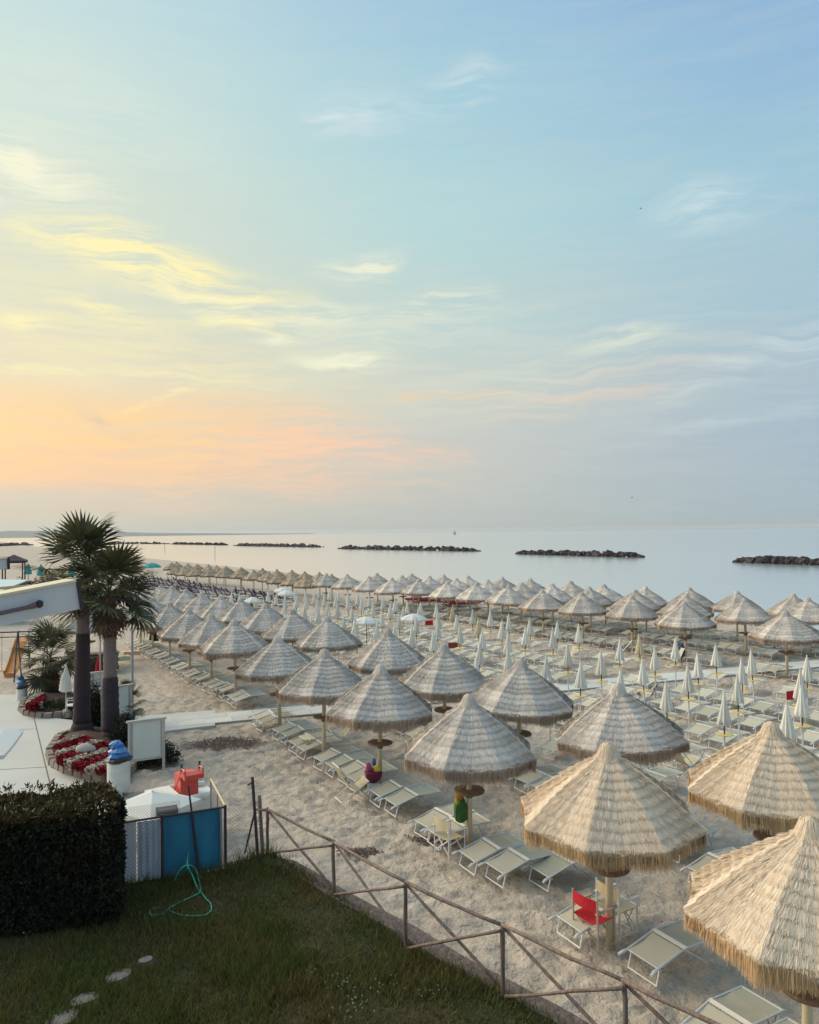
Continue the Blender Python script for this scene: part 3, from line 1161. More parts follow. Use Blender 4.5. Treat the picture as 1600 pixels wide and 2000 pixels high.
def parasol_meshes(seed, m):
    rg = random.Random(seed)
    n, folds = 40, 8
    b = MB()
    prof = [(0.018, 2.36), (0.04, 2.28), (0.075, 2.08), (0.115, 1.85), (0.15, 1.66), (0.165, 1.54), (0.155, 1.50)]
    ph = [rg.uniform(-.25, .25) for k in range(folds)]
    ln = [rg.uniform(-.06, .05) for k in range(folds)]
    for i, (r, z) in enumerate(prof):
        for k in range(n):
            an = 2 * PI * k / n
            f = int(k * folds / n)
            q = r * (1 + min(0.34, 0.06 * i) * math.cos(folds * an + ph[f])) * (1 + 0.09 * math.sin(2 * an + seed))
            b.v.append((q * math.cos(an), q * math.sin(an), z + (ln[f] if i > 4 else 0)))
    for i in range(len(prof) - 1):
        for k in range(n):
            k2 = (k + 1) % n
            b.f.append((i * n + k, (i + 1) * n + k, (i + 1) * n + k2, i * n + k2))
    c = b.mesh('canopy', m, True)
    return c


PC_ME = [parasol_meshes(i, PCL) for i in range(4)] + [parasol_meshes(9, PCL2)]
PP_ME = MB().tube([(0, 0, -.2), (0, 0, 1.2)], .024, 8).mesh('pole', PST)
PS_ME = MB().tube([(0, 0, 1.2), (0, 0, 1.9)], .020, 8).mesh('shaft', PDK)
PF_ME = MB().lathe([(.012, 2.33), (.026, 2.36), (.02, 2.40), (.006, 2.43)], 8).mesh('finial', PST)
PT_ME = MB().lathe([(.03, 1.17), (.09, 1.19), (.235, 1.215), (.245, 1.235), (.235, 1.24), (.03, 1.225)], 16, cap=False).mesh('tray', TRAY)


def parasol(s, t, label, group, yellow=False, bag=False):
    p = st(s, t, 0)
    o = thing('closed_parasol', label, 'parasol', p, random.uniform(0, 6.28), group)
    o.rotation_euler = (random.uniform(-.03, .03), random.uniform(-.03, .03), random.uniform(0, 6.28))
    sc = random.uniform(0.97, 1.03)
    o.scale = (1, 1, sc)
    link('canopy', PC_ME[4 if yellow else random.randrange(4)], o)
    link('pole', PP_ME, o)
    link('shaft', PS_ME, o)
    link('finial', PF_ME, o)
    link('tray', PT_ME, o)


PROWS = [(15.8, 13.0, 1.95), (18.25, 12.3, 1.93), (20.85, 11.7, 1.98), (23.35, 13.1, 2.02), (25.75, 12.7, 1.9)]
PARA = []
for r, (s, t0, dt) in enumerate(PROWS):
    t, k = t0, 0
    while t < 61:
        if abs(t - PATH(s)) > 1.05 and not (r == 0 and t < 27 and any(abs(t - q[1]) < 1.5 for q in ROW_B)):
            PARA.append((s + random.uniform(-.12, .12), t + random.uniform(-.12, .12), r, k))
            k += 1
        t += dt
OPENP = []
for s, t, r, k in PARA:
    parasol(s, t, f'closed cream parasol, {ORD[k]} from the near end of the {ORD[r]} parasol row', 'closed cream parasols', (r, k) in ((4, 6), (4, 13), (3, 9)))
    beds_at(s, t, [(.1, -.47), (.08, .45)], f'{ORD[k]} closed parasol of the {ORD[r]} parasol row', 'sun loungers beside the closed parasols', ['near side of the', 'far side of the'])
    if random.random() < .3:
        BEDS.pop()
# loungers in the open between the parasols and the seaward umbrellas
for k in range(24):
    t = 17.5 + k * 1.75
    if abs(t - PATH(29)) > 1.6:
        BEDS.append((29.0 + random.uniform(-.3, .3), t, f'cream sun lounger, {ORD[k]} from the right in the open row before the seaward umbrellas', 'sun loungers in the open row', random.uniform(-.1, .1)))

BEDS.sort(key=lambda b: (st(b[0], b[1]) - Vector((0, 0, 0))).length)
vis = []
for b in BEDS:
    p = st(b[0], b[1])
    if abs(p.x) < p.y * 0.5406 + 1.4:
        vis.append(b)
rest = MB()
for i, (s, t, label, group, dz) in enumerate(vis):
    p = st(s, t, 0.0)
    if i < 300:
        if p.length < 36:
            o = thing('sun_lounger', label, 'sun lounger', p, R(30) + dz, group)
            o.scale = (1.04, 1.04, 1.0)
            for nm, me in LP.items():
                link(nm, me, o)
        else:
            o = link('sun_lounger', LJOIN, None, p, R(30) + dz)
            tag(o, label, 'sun lounger', group)
    else:
        o = None
        M = Matrix.Translation(p) @ Matrix.Rotation(R(30) + dz, 4, 'Z')
        off = len(rest.v)
        rest.v += [tuple(M @ q.co) for q in LJOIN.vertices]
        rest.f += [tuple(k + off for k in f.vertices) for f in LJOIN.polygons]
        rest.sm += [f.material_index for f in LJOIN.polygons]
if rest.v:
    me = bpy.data.meshes.new('distant_loungers')
    me.from_pydata(rest.v, [], rest.f)
    for m in LJOIN.materials:
        me.materials.append(m)
    me.polygons.foreach_set('material_index', rest.sm)
    o = stuff(link('distant_loungers', me))
    tag(o, 'distant mass of cream sun loungers beyond the closed parasols', 'sun loungers')

# ------------------------------------------------------------------ open white parasols
WHT = mat('white_canvas', (0.74, 0.77, 0.75), 0.8, 0.2, 3, col2=(0.66, 0.69, 0.67), transm=0.25)


def open_parasol(p, r, zt, m, label, cat='parasol', name='open_parasol', n=8, drop=0.28, pm=None, sq=False):
    o = thing(name, label, cat, (p.x, p.y, 0))
    b = MB()
    seg = n * 3
    prof = [(0.0, zt), (r * 0.35, zt - drop * 0.18), (r * 0.7, zt - drop * 0.52), (r, zt - drop), (r * 0.985, zt - drop - 0.10)]
    for i, (q, z) in enumerate(prof):
        for k in range(seg):
            an = 2 * PI * k / seg + PI / n
            f = (an - PI / n) % (2 * PI / n) - PI / n
            w = math.cos(PI / n) / math.cos(f) if True else 1
            sag = 0.0 if i == 0 else -0.03 * math.cos(f * n / 2) * i / 4
            b.v.append((q * w * math.cos(an), q * w * math.sin(an), z + sag))
    for i in range(len(prof) - 1):
        for k in range(seg):
            k2 = (k + 1) % seg
            b.f.append((i * seg + k, (i + 1) * seg + k, (i + 1) * seg + k2, i * seg + k2))
    link('canopy', b.mesh('canopy', m), o, (0, 0, 0), 0.3)
    MB().tube([(0, 0, -.1), (0, 0, zt + .06)], .022, 8).build('pole', pm or PDK, o)
    return o


for (x, y, w), lab in zip(((716, 1212, 54), (808, 1206, 53), (553, 1152, 36), (560, 1158, 36), (494, 1172, 34)),
                          ('open white parasol left of the other, in the middle of the closed parasols', 'open white parasol with a red towel beside it among closed parasols',
                           'open white parasol, rear one of the pair near the navy loungers', 'open white parasol, front one of the pair near the navy loungers', 'open white parasol peeking out behind the grey thatched umbrellas')):
    p = at(x, y, 2.15)
    r = w * p.y / FPX / 2
    open_parasol(p, r, 2.38, WHT, lab, drop=0.30)

# ------------------------------------------------------------------ folding chairs
WOOD = mat('pale_chair_wood', (0.52, 0.45, 0.34), 0.6, 0.4, 8)
REDC = mat('red_canvas', (0.55, 0.02, 0.035), 0.8, 0.3, 5)
CRMC = mat('cream_canvas', (0.60, 0.54, 0.36), 0.85, 0.3, 5, transm=0.1)
BRNC = mat('brown_canvas', (0.30, 0.17, 0.115), 0.85, 0.3, 5)


def director_chair(p, rz, m, fm, label):
    o = thing('director_chair', label, 'chair', p, rz, None)
    hw = .27
    for sy in (-1, 1):
        MB().tube([(-.20, sy * hw, 0), (-.20, sy * hw, .84)], .017, 6).build('post', fm, o)
        MB().tube([(.22, sy * hw, 0), (.22, sy * hw, .60)], .016, 6).build('post', fm, o)
        MB().box((.02, sy * hw, .61), (.50, .05, .025)).build('armrest', fm, o)
        MB().tube([(-.20, sy * hw, .03), (.22, sy * hw, .03)], .012, 5).build('stretcher', fm, o)
    for x in (-.18, .20):
        for sy in (-1, 1):
            MB().tube([(x + .012 * sy, -sy * hw, .06), (x + .012 * sy, sy * hw, .44)], .014, 5).build('crossed_leg', fm, o)
    b = MB()
    n = 6
    for i in range(n):
        y0, y1 = -hw + 2 * hw * i / n, -hw + 2 * hw * (i + 1) / n
        z0, z1 = .445 - .04 * math.sin(PI * i / n), .445 - .04 * math.sin(PI * (i + 1) / n)
        b.hexa([(-.2, y0, z0 - .008), (.22, y0, z0 - .008), (.22, y1, z1 - .008), (-.2, y1, z1 - .008), (-.2, y0, z0), (.22, y0, z0), (.22, y1, z1), (-.2, y1, z1)])
    b.build('seat', m, o)
    b = MB()
    for i in range(n):
        y0, y1 = -hw + 2 * hw * i / n, -hw + 2 * hw * (i + 1) / n
        x0, x1 = -.20 - .035 * math.sin(PI * i / n), -.20 - .035 * math.sin(PI * (i + 1) / n)
        b.hexa([(x0, y0, .62), (x1, y1, .62), (x1 - .008, y1, .62), (x0 - .008, y0, .62), (x0, y0, .82), (x1, y1, .82), (x1 - .008, y1, .82), (x0 - .008, y0, .82)])
    b.build('backrest', m, o)
    return o


p1 = at(1160, 1838)
director_chair(p1, R(35), REDC, WOOD, 'red canvas director chair with pale wooden frame beside the nearest whole umbrella')
p2 = at(1196, 1822)
director_chair(at(1205, 1815), R(30), CRMC, ALU, 'cream canvas director chair next to the red one')
director_chair(at(878, 1670), R(32), CRMC, ALU, 'cream canvas director chair before the umbrella with the green bag')


def deck_chair(p, rz, m, label):
    o = thing('deck_chair', label, 'chair', p, rz, None)
    hw = .27
    for sy in (-1, 1):
        MB().tube([(.42, sy * hw, .01), (-.36, sy * hw, .92)], .015, 5).build('back_rail', ALU, o)
        MB().tube([(-.30, sy * hw * .92, .01), (.46, sy * hw * .92, .46)], .015, 5).build('seat_rail', ALU, o)
    for q, nm in (((-.36, .92), 'top_bar'), ((.46, .46), 'front_bar'), ((.42, .015), 'foot_bar'), ((-.30, .015), 'rear_bar')):
        MB().tube([(q[0], -hw, q[1]), (q[0], hw, q[1])], .014, 5).build(nm, ALU, o)
    pts = [(-.36, .91), (-.24, .66), (-.10, .42), (.05, .29), (.20, .28), (.34, .36), (.46, .455)]
    b = MB()
    for (x0, z0), (x1, z1) in zip(pts[:-1], pts[1:]):
        b.hexa([(x0, -.24, z0 - .006), (x1, -.24, z1 - .006), (x1, .24, z1 - .006), (x0, .24, z0 - .006), (x0, -.24, z0), (x1, -.24, z1), (x1, .24, z1), (x0, .24, z0)])
    b.build('sling', m, o)
    return o


for (x, y), rz, m, lab in (((682, 1560), 25, CRMC, 'cream deck chair leaning back beside the umbrella with the toy bag'), ((672, 1452), 200, CRMC, 'cream deck chair facing away behind the fourth landward umbrella'),
                           ((1332, 1512), 25, CRMC, 'cream deck chair at the foot of the first closed parasol'), ((1268, 1378), 150, BRNC, 'brown deck chair behind the grey umbrella among the parasols'),
                           ((1440, 1372), 200, CRMC, 'cream deck chair beside a closed parasol right of the brown deck chair'), ((1320, 1302), 190, CRMC, 'cream deck chair just beyond the paved walk, below a seaward umbrella'),
                           ((1110, 1298), 190, CRMC, 'cream deck chair at the landward end of the far loungers'), ((1222, 1284), 160, BRNC, 'tan deck chair beyond the walk in front of the seaward umbrellas')):
    deck_chair(at(x, y), R(rz), m, lab)


# ------------------------------------------------------------------ bags
def lump(c, r, seed, n=14, k=9):
    rg = random.Random(seed)
    b = MB()
    prof = []
    for i in range(k + 1):
        a = PI * i / k
        prof.append((max(.004, r[0] * math.sin(a)), -r[2] * math.cos(a)))
    for i, (q, z) in enumerate(prof):
        for j in range(n):
            an = 2 * PI * j / n
            w = 1 + .16 * math.sin(3 * an + seed + i * .7) + rg.uniform(-.06, .06)
            b.v.append((c[0] + q * w * math.cos(an), c[1] + q * w * r[1] / r[0] * math.sin(an), c[2] + z))
    for i in range(k):
        for j in range(n):
            j2 = (j + 1) % n
            b.f.append((i * n + j, i * n + j2, (i + 1) * n + j2, (i + 1) * n + j))
    return b


cm = lambda nm, c: mat(nm, c, 0.7, 0.5, 14)
sA, tA = ROW_A[2]
q = st(sA, tA) + Vector((-.19, -.02, 0))
o = thing('beach_bag', 'green and orange beach bag hanging on a pale umbrella pole', 'bag', (q.x, q.y, .62))
MB().lathe([(.10, .0), (.15, .05), (.15, .30), (.11, .46), (.07, .52)], 11, wob=.16).build('body', cm('bag_green', (.05, .14, .04)), o)
lump((-.02, -.02, .58), (.09, .09, .13), 2).build('towel', cm('bag_orange', (.50, .20, .03)), o, smooth=True)
lump((-.06, -.05, .45), (.07, .07, .10), 3).build('pocket', cm('bag_yellow', (.36, .34, .05)), o, smooth=True)
MB().tube([(-.02, 0, .5), (.08, 0, .72), (.19, .0, .74)], .010, 5).build('strap', PDK, o)
sA, tA = ROW_A[3]
q = st(sA, tA) + Vector((-.16, -.22, 0))
o = thing('toy_bag', 'pink and yellow bag of beach toys leaning on an umbrella pole', 'bag', (q.x, q.y, .0))
MB().lathe([(.10, .32), (.20, .40), (.24, .58), (.22, .62)], 14, wob=.05).build('body', cm('bag_maroon', (.16, .02, .05)), o)
lump((-.12, -.06, .70), (.09, .07, .15), 5).build('toy', cm('toy_pink', (.50, .10, .25)), o, smooth=True)
lump((.12, -.08, .68), (.09, .07, .12), 6).build('toy', cm('toy_yellow', (.66, .55, .05)), o, smooth=True)
lump((.02, .08, .82), (.06, .06, .10), 7).build('toy', cm('toy_blue', (.12, .16, .42)), o, smooth=True)
MB().lathe([(.16, 0), (.16, .30), (.18, .32)], 8).build('stool', ALU_R, o)
q = at(1332, 1300)
o = thing('backpack', 'dark blue backpack hung on a chair below the seaward umbrellas', 'bag', (q.x, q.y, 0))
lump((0, 0, .75), (.20, .16, .34), 8).build('body', cm('bag_navy', (.03, .05, .13)), o, smooth=True)
MB().tube([(0, 0, 0), (0, 0, 1.12)], .02, 6).build('stand', PDK, o)
MB().tube([(0, 0, 1.08), (.1, 0, 1.1), (.12, 0, .9)], .015, 5).build('strap', PDK, o)
q = at(300, 1262)
o = thing('black_cover', 'black cloth drawn to a point on a lounger among the far landward umbrellas', 'cover', (q.x, q.y, .36))
MB().lathe([(.30, 0), (.26, .30), (.15, .66), (.04, .98)], 10, wob=.1).build('cloth', mat('black_cloth', (.012, .010, .014), .9), o)
MB().lathe([(.36, -.02), (.30, .02)], 10).build('hem', mat('black_cloth', (.012, .010, .014), .9), o)
for (x, y, z), m, lab in (((838, 1216, .9), REDC, 'small red towel hanging beside the open white parasol'), ((1548, 1357, .8), REDC, 'red towel behind a closed parasol at the right edge'), ((885, 1260, .8), mat('rust_towel', (.30, .06, .04), .9), 'rust red towel on a lounger in the middle parasol rows')):
    q = at(x, y, z)
    b = MB()
    for i in range(6):
        a, c = -.28 + .56 * i / 6, -.28 + .56 * (i + 1) / 6
        k0, k1 = .03 * math.sin(i * 1.9), .03 * math.sin((i + 1) * 1.9)
        b.hexa([(a, k0, -.16), (c, k1, -.19), (c, k1 + .02, -.19), (a, k0 + .02, -.16), (a, k0, .14), (c, k1, .14), (c, k1 + .02, .14), (a, k0 + .02, .14)])
    o = thing('hung_towel', lab, 'towel', q, R(20))
    b.build('cloth', m, o)
    MB().tube([(-.3, .01, .15), (.3, .01, .15)], .012, 5).build('rail', ALU, o)
    for xx in (-.29, .29):
        MB().tube([(xx, .01, .15), (xx, .01, -z)], .012, 5).build('leg', ALU, o)

for (x, y), c_, lab in (((236, 1282), (.62, .66, .42), 'pale green towel spread over a lounger beyond the tall palms'), ((256, 1272), (.70, .48, .34), 'peach towel spread over a lounger beyond the lamp post'), ((600, 1441), (.66, .64, .48), 'folded cream towel on a lounger at the fourth landward umbrella')):
    q = at(x, y, .46)
    o = thing('beach_towel', lab, 'towel', (q.x, q.y, .46), R(30))
    b = MB()
    w_ = .9 if x < 300 else .34
    for i in range(6):
        a0, a1 = -w_ / 2 + w_ * i / 6, -w_ / 2 + w_ * (i + 1) / 6
        z0, z1 = .015 * math.sin(i * 2.1), .015 * math.sin((i + 1) * 2.1)
        b.hexa([(a0, -.3, z0), (a1, -.3, z1), (a1, .3, z1), (a0, .3, z0), (a0, -.3, z0 + .02), (a1, -.3, z1 + .02), (a1, .3, z1 + .02), (a0, .3, z0 + .02)])
    b.build('cloth', mat('towel_%d' % x, c_, .9, .3, 8), o)
    b = MB()
    b.quad((-w_ / 2, -.31, .01), (w_ / 2, -.31, .01), (w_ / 2, -.34, -.2), (-w_ / 2, -.34, -.2))
    b.build('hem', mat('towel_%d' % x, c_, .9, .3, 8), o)

# ------------------------------------------------------------------ rustic fence
FW = mat('fence_pole', (0.14, 0.10, 0.085), 0.85, 0.8, 5, col2=(0.25, 0.195, 0.16), stretch=(3, 3, .6), bump=0.004, rnd=0.12)
fo = thing('rustic_fence', 'rustic wooden pole fence with crossed braces along the lawn edge', 'fence', FENCE[0])


def fp(a, b, r, nm):
    a, b = Vector(a) - FENCE[0], Vector(b) - FENCE[0]
    pts = []
    for i in range(6):
        k = i / 5
        q = a.lerp(b, k)
        pts.append(q + Vector((random.uniform(-.008, .008), random.uniform(-.008, .008), random.uniform(-.008, .008) - .02 * math.sin(PI * k) * (nm == 'rail'))))
    rr = [r * random.uniform(.9, 1.1) for i in range(6)]
    MB().tube(pts, rr, 8).build(nm, FW, fo, smooth=True)


TOPS = []
for i, p in enumerate(FENCE):
    h = (0.93, 0.98, 1.06, 1.02, 1.02, 1.02)[i]
    TOPS.append(p + Vector((0, 0, h)))
    fp(p + Vector((0, 0, -.3)), p + Vector((0, 0, h + .03)), .034, 'post')
off = Vector((.03, .05, 0))
for i in range(len(FENCE) - 1):
    fp(TOPS[i] + Vector((0, 0, .01)), TOPS[i + 1] + Vector((0, 0, .01)), .028, 'rail')
    fp(TOPS[i] + off + Vector((0, 0, -.06)), FENCE[i + 1] + off * 1.2 + Vector((-.05, .05, .06)), .024, 'brace')
    fp(FENCE[i] - off + Vector((.05, -.05, .06)), TOPS[i + 1] - off + Vector((0, 0, -.05)), .024, 'brace')
fp(TOPS[0], at(505, 1580, 1.12) + Vector((-.05, .0, 0)), .03, 'rail')

# ------------------------------------------------------------------ chain link, panels
WIRE = mat('galvanised_wire', (0.30, 0.29, 0.29), 0.5, spec=0.5)
RUST = mat('dark_rusty_steel', (0.075, 0.05, 0.05), 0.7, 0.5, 9)


def chain(mb, a, b, z0, z1, pitch=.075, r=.0032, top=None):
    a, b = Vector(a), Vector(b)
    L_ = (b - a).length
    H_ = z1 - z0
    d = (b - a) / L_
    for sgn in (1, -1):
        k = -H_
        while k < L_:
            x0, x1 = k, k + H_
            q0, q1 = max(0, x0), min(L_, x1)
            if q1 > q0:
                f0, f1 = (q0 - x0) / H_, (q1 - x0) / H_
                if sgn < 0:
                    f0, f1 = 1 - f0, 1 - f1
                mb.tube([a + d * q0 + Vector((0, 0, z0 + H_ * f0)), a + d * q1 + Vector((0, 0, z0 + H_ * f1))], r, 3, False)
            k += pitch


# standing wire fence between the blue panel and the rustic fence
A_ = at(447, 1684, .2)
B_ = at(512, 1668, .2)
A_.z = B_.z = 0
o = thing('wire_fence', 'sagging chain link fence piece with two leaning dark posts', 'fence', A_)
mb = MB()
chain(mb, Vector((0, 0, 0)), B_ - A_, .2, 1.45)
stuff(mb.build('wire_mesh', WIRE, o))
pt = at_depth(493, 1518, at(500, 1690, .2).y)
MB().tube([at(505, 1692, .2) - A_, pt - A_], .032, 8).build('post', RUST, o)
MB().tube([at(478, 1668, .2) - A_, at_depth(497, 1588, at(500, 1690, .2).y) - A_], .020, 6).build('brace', RUST, o)
MB().tube([B_ - A_ + Vector((.02, 0, .1)), B_ - A_ + Vector((-.06, .05, 1.42))], .04, 8).build('wood_post', FW, o)
MB().tube([pt - A_ + Vector((-.02, 0, -.12)), pt - A_ + Vector((-.10, .0, -.16))], .018, 6).build('hook', RUST, o)

# panel enclosure
P0, P1, P2 = at(180, 1738, LZ), at(317, 1712, LZ), at(441, 1690, LZ)
for v_ in (P0, P1, P2):
    v_.z = 0
ztop = 1.42
dirp = (P2 - P0).normalized()
PN = Vector((-dirp.y, dirp.x, 0))
P0 = P1 - dirp * 2.0
P2 = P1 + dirp * (P2 - P1).length
o = thing('panel_enclosure', 'fenced enclosure with one blue panel and white corrugated panels behind chain link', 'enclosure', P1)
WPM = mat('white_panel', (0.80, 0.82, 0.82), 0.6, 0.4, 1.3, col2=(0.70, 0.73, 0.75), stretch=(3, 3, .4))
BPM = mat('blue_panel', (0.035, 0.22, 0.33), 0.5, 0.8, 1.8, col2=(0.025, 0.12, 0.22), stretch=(2, 2, .5), spec=0.4)
rzp = math.atan2(dirp.y, dirp.x)


def pan(x0, x1, m, nm, back=0.05, zt=ztop - .03, wave=0.0):
    b = MB()
    n = 1 if wave == 0 else 14
    for i in range(n):
        a, c = x0 + (x1 - x0) * i / n, x0 + (x1 - x0) * (i + 1) / n
        ya, yc = back + wave * math.sin(i * 1.57), back + wave * math.sin((i + 1) * 1.57)
        b.hexa([tuple(dirp * a + PN * ya + Vector((0, 0, .18))), tuple(dirp * c + PN * yc + Vector((0, 0, .18))), tuple(dirp * c + PN * (yc + .02) + Vector((0, 0, .18))), tuple(dirp * a + PN * (ya + .02) + Vector((0, 0, .18))),
                tuple(dirp * a + PN * ya + Vector((0, 0, zt))), tuple(dirp * c + PN * yc + Vector((0, 0, zt))), tuple(dirp * c + PN * (yc + .02) + Vector((0, 0, zt))), tuple(dirp * a + PN * (ya + .02) + Vector((0, 0, zt)))])
    return b.build(nm, m, o)


w2 = (P2 - P1).length
pan(.03, w2 - .10, BPM, 'blue_panel')
pan(-.46, -.03, mat('grey_white_panel', (0.64, 0.69, 0.74), 0.6, 0.3, 2), 'corrugated_panel', .05, ztop - .05, .018)
pan(-1.2, -.48, WPM, 'white_panel', .06)
pan(-2.0, -1.23, WPM, 'white_panel', .05)
for x in (-1.37, 0.0, w2):
    MB().tube([dirp * x + Vector((0, 0, -.1)), dirp * x + Vector((0, 0, ztop + .04))], .030, 8).build('post', RUST, o)
MB().tube([dirp * (w2 - .09) + Vector((0, 0, .1)), dirp * (w2 - .09) + Vector((0, 0, ztop))], .022, 8).build('post', mat('grey_post', (.25, .26, .28), .6), o)
MB().tube([dirp * -2.0 + Vector((0, 0, ztop)), dirp * w2 + Vector((0, 0, ztop))], .022, 8).build('top_rail', RUST, o)
mb = MB()
chain(mb, dirp * -2.0 - PN * .03, dirp * -.03 - PN * .03, .2, ztop)
stuff(mb.build('wire_mesh', WIRE, o))
mb = MB()
chain(mb, dirp * -1.2 - PN * .0, dirp * .35 - PN * .0, ztop + .02, ztop + .28, .06)
stuff(mb.build('wire_mesh', WIRE, o))
Q0 = at(443, 1572, ztop) - P1
Q1 = at(412, 1522, ztop) - P1
MB().tube([dirp * w2 + Vector((0, 0, ztop + .02)), Q1], .022, 8).build('side_rail', mat('yellowed_rail', (.55, .47, .28), .6), o)
for k in (.5, 1.0):
    q = (dirp * w2).lerp(Vector((Q1.x, Q1.y, 0)), k)
    MB().tube([Vector((q.x, q.y, 0)), Vector((q.x, q.y, ztop + .02))], .02, 6).build('post', mat('grey_post', (.25, .26, .28), .6), o)
e0, e1 = dirp * w2, Vector((Q1.x, Q1.y, 0))
dd = (e1 - e0)
b = MB()
b.quad(e0 + dd * .05 + Vector((0, 0, .3)), e0 + dd * .95 + Vector((0, 0, .3)), e0 + dd * .95 + Vector((0, 0, ztop - .03)), e0 + dd * .05 + Vector((0, 0, ztop - .03)))
mb = MB()
chain(mb, e0 + dd * .03, e0 + dd * .97, .25, ztop)
stuff(mb.build('wire_mesh', WIRE, o))
bx = thing('plastic_crate', 'black slotted plastic crate standing above the white panels', 'crate', at_depth(326, 1604, P1.y + .55), rzp)
MB().box((0, 0, .0), (.42, .30, .02)).build('floor', PDK, bx)
for yy in (-.15, .15):
    for k in range(4):
        MB().box((0, yy, .04 + k * .065), (.42, .02, .04)).build('slat', PDK, bx)
for xx in (-.2, .2):
    MB().box((xx, 0, .14), (.02, .28, .26)).build('side', PDK, bx)
MB().box((0, 0, -.70), (.5, .4, 1.38)).build('shelf_block', WPM, bx)
MB().box((0, 0, .14), (.36, .22, .24)).build('dark_fill', PDK, bx)  # dark block added so the crate's inside looks shaded

# low white canopy and pedal boat in the enclosure
q = at(298, 1566, 1.25)
cn = thing('folded_canopy', 'low white square canopy inside the panel enclosure', 'canopy', (q.x, q.y, 0), rzp + R(38))
b = MB()
S_ = 1.02
for k in range(4):
    a0, a1 = PI / 4 + k * PI / 2, PI / 4 + (k + 1) * PI / 2
    c0, c1 = (S_ * math.cos(a0), S_ * math.sin(a0), 1.20), (S_ * math.cos(a1), S_ * math.sin(a1), 1.20)
    b.tri((0, 0, 1.47), c0, c1)
    b.quad(c0, (c0[0], c0[1], 1.10), (c1[0], c1[1], 1.10), c1)
b.build('canopy', WHT, cn)
MB().tube([(0, 0, 0), (0, 0, 1.5)], .025, 6).build('pole', ALU, cn)
q = at(362, 1590, .75)
pb = thing('pedal_boat', 'white pedal boat with a bright red slide, stored behind the blue panel', 'boat', (q.x - .38, q.y + .75, 0), rzp + R(12))
pb.scale = (.92, .86, 1.06)
HW = mat('boat_white', (.72, .73, .68), .4, .2, 3, spec=.5)
HR = mat('boat_red', (.62, .085, .06), .4, .3, 3, col2=(.5, .06, .05), spec=.5)
b = MB()
ring = []
for i in range(9):
    x = -.9 + 1.8 * i / 8
    w = .62 * (1 - abs(x / .98) ** 4 * .5)
    ring.append((x, w))
for (x0, w0), (x1, w1) in zip(ring[:-1], ring[1:]):
    b.hexa([(x0, -w0 * .8, .25), (x1, -w1 * .8, .25), (x1, w1 * .8, .25), (x0, w0 * .8, .25), (x0, -w0, .82), (x1, -w1, .82), (x1, w1, .82), (x0, w0, .82)])
b.build('hull', HW, pb)
for sy in (-1, 1):
    MB().tube([(-.85, sy * .52, .84), (-.4, sy * .6, .9), (.4, sy * .6, .9), (.85, sy * .5, .86)], .07, 8).build('rim', HW, pb)
    MB().box((0, sy * .4, .13), (1.4, .12, .26)).build('float', HW, pb)
b = MB()
pts = [(.55, 1.38), (.35, 1.42), (.1, 1.36), (-.15, 1.12), (-.42, .86), (-.75, .72)]
for (y0, z0), (y1, z1) in zip(pts[:-1], pts[1:]):
    b.hexa([(-.02, -y0, z0 - .10), (-.02, -y1, z1 - .10), (.46, -y1, z1 - .10), (.46, -y0, z0 - .10), (-.02, -y0, z0), (-.02, -y1, z1), (.46, -y1, z1), (.46, -y0, z0)])
b.box((.22, .05, 1.0), (.46, .5, .62))
b.build('slide', HR, pb)
for xx in (-.01, .45):
    MB().tube([(xx, -.6, 1.30), (xx, -.56, 1.50), (xx, -.3, 1.50), (xx, -.12, 1.22)], .022, 6).build('slide_rail', HR, pb)
    MB().tube([(xx, -.30, 1.45), (xx, -.30, 1.60)], .028, 6).build('handle', RUST, pb)
MB().box((-.42, .05, .93), (.62, .8, .14)).build('seat', HW, pb)

# leaning post, tap and hose
q = at(388, 1700, LZ)
o = tag(MB().tube([(0, 0, -.2), (0, 0, .02), at_depth(368, 1534, q.y) - q], [.03, .03, .018], 8).build('leaning_post', RUST, None, q), 'thin dark steel post leaning in front of the blue panel', 'post')
q = at(372, 1694, LZ)
o = thing('garden_tap', 'thin standpipe with tap on the lawn before the blue panel', 'tap', q)
MB().tube([(0, 0, -.1), (0, 0, .86)], .020, 8).build('pipe', mat('grey_pipe', (.36, .34, .33), .5), o)
MB().tube([(0, 0, .80), (0, -.10, .82), (0, -.13, .76)], .014, 6).build('spout', ALU, o)
MB().box((0, -.05, .87), (.09, .02, .02)).build('lever', ALU, o)
MB().box((0, 0, .30), (.07, .05, .05)).build('clamp', ALU, o)
hp = [(371, 1640, .30), (366, 1688, .38), (375, 1708, .2), (386, 1735, .03), (394, 1744, .02), (402, 1755, .02), (411, 1764, .02), (413, 1776, .02), (404, 1786, .02), (385, 1789, .02), (358, 1788, .02), (338, 1782, .02), (322, 1774, .02),
      (305, 1773, .02), (293, 1780, .02), (298, 1788, .02), (318, 1784, .03), (332, 1773, .035), (352, 1762, .02), (374, 1752, .02), (391, 1742, .035), (390, 1725, .03), (384, 1702, .12), (374, 1691, .30), (358, 1693, .36), (345, 1710, .2), (341, 1724, .03)]
ctr = [at(x, y, LZ + z) for x, y, z in hp]
fine = []
for i in range(len(ctr) - 1):
    p0, p1_, p2_, p3 = ctr[max(i - 1, 0)], ctr[i], ctr[i + 1], ctr[min(i + 2, len(ctr) - 1)]
    for k in range(5):
        u_ = k / 5
        fine.append(.5 * ((2 * p1_) + (p2_ - p0) * u_ + (2 * p0 - 5 * p1_ + 4 * p2_ - p3) * u_ * u_ + (3 * p1_ - p0 - 3 * p2_ + p3) * u_ ** 3))
org = at(372, 1740, LZ)
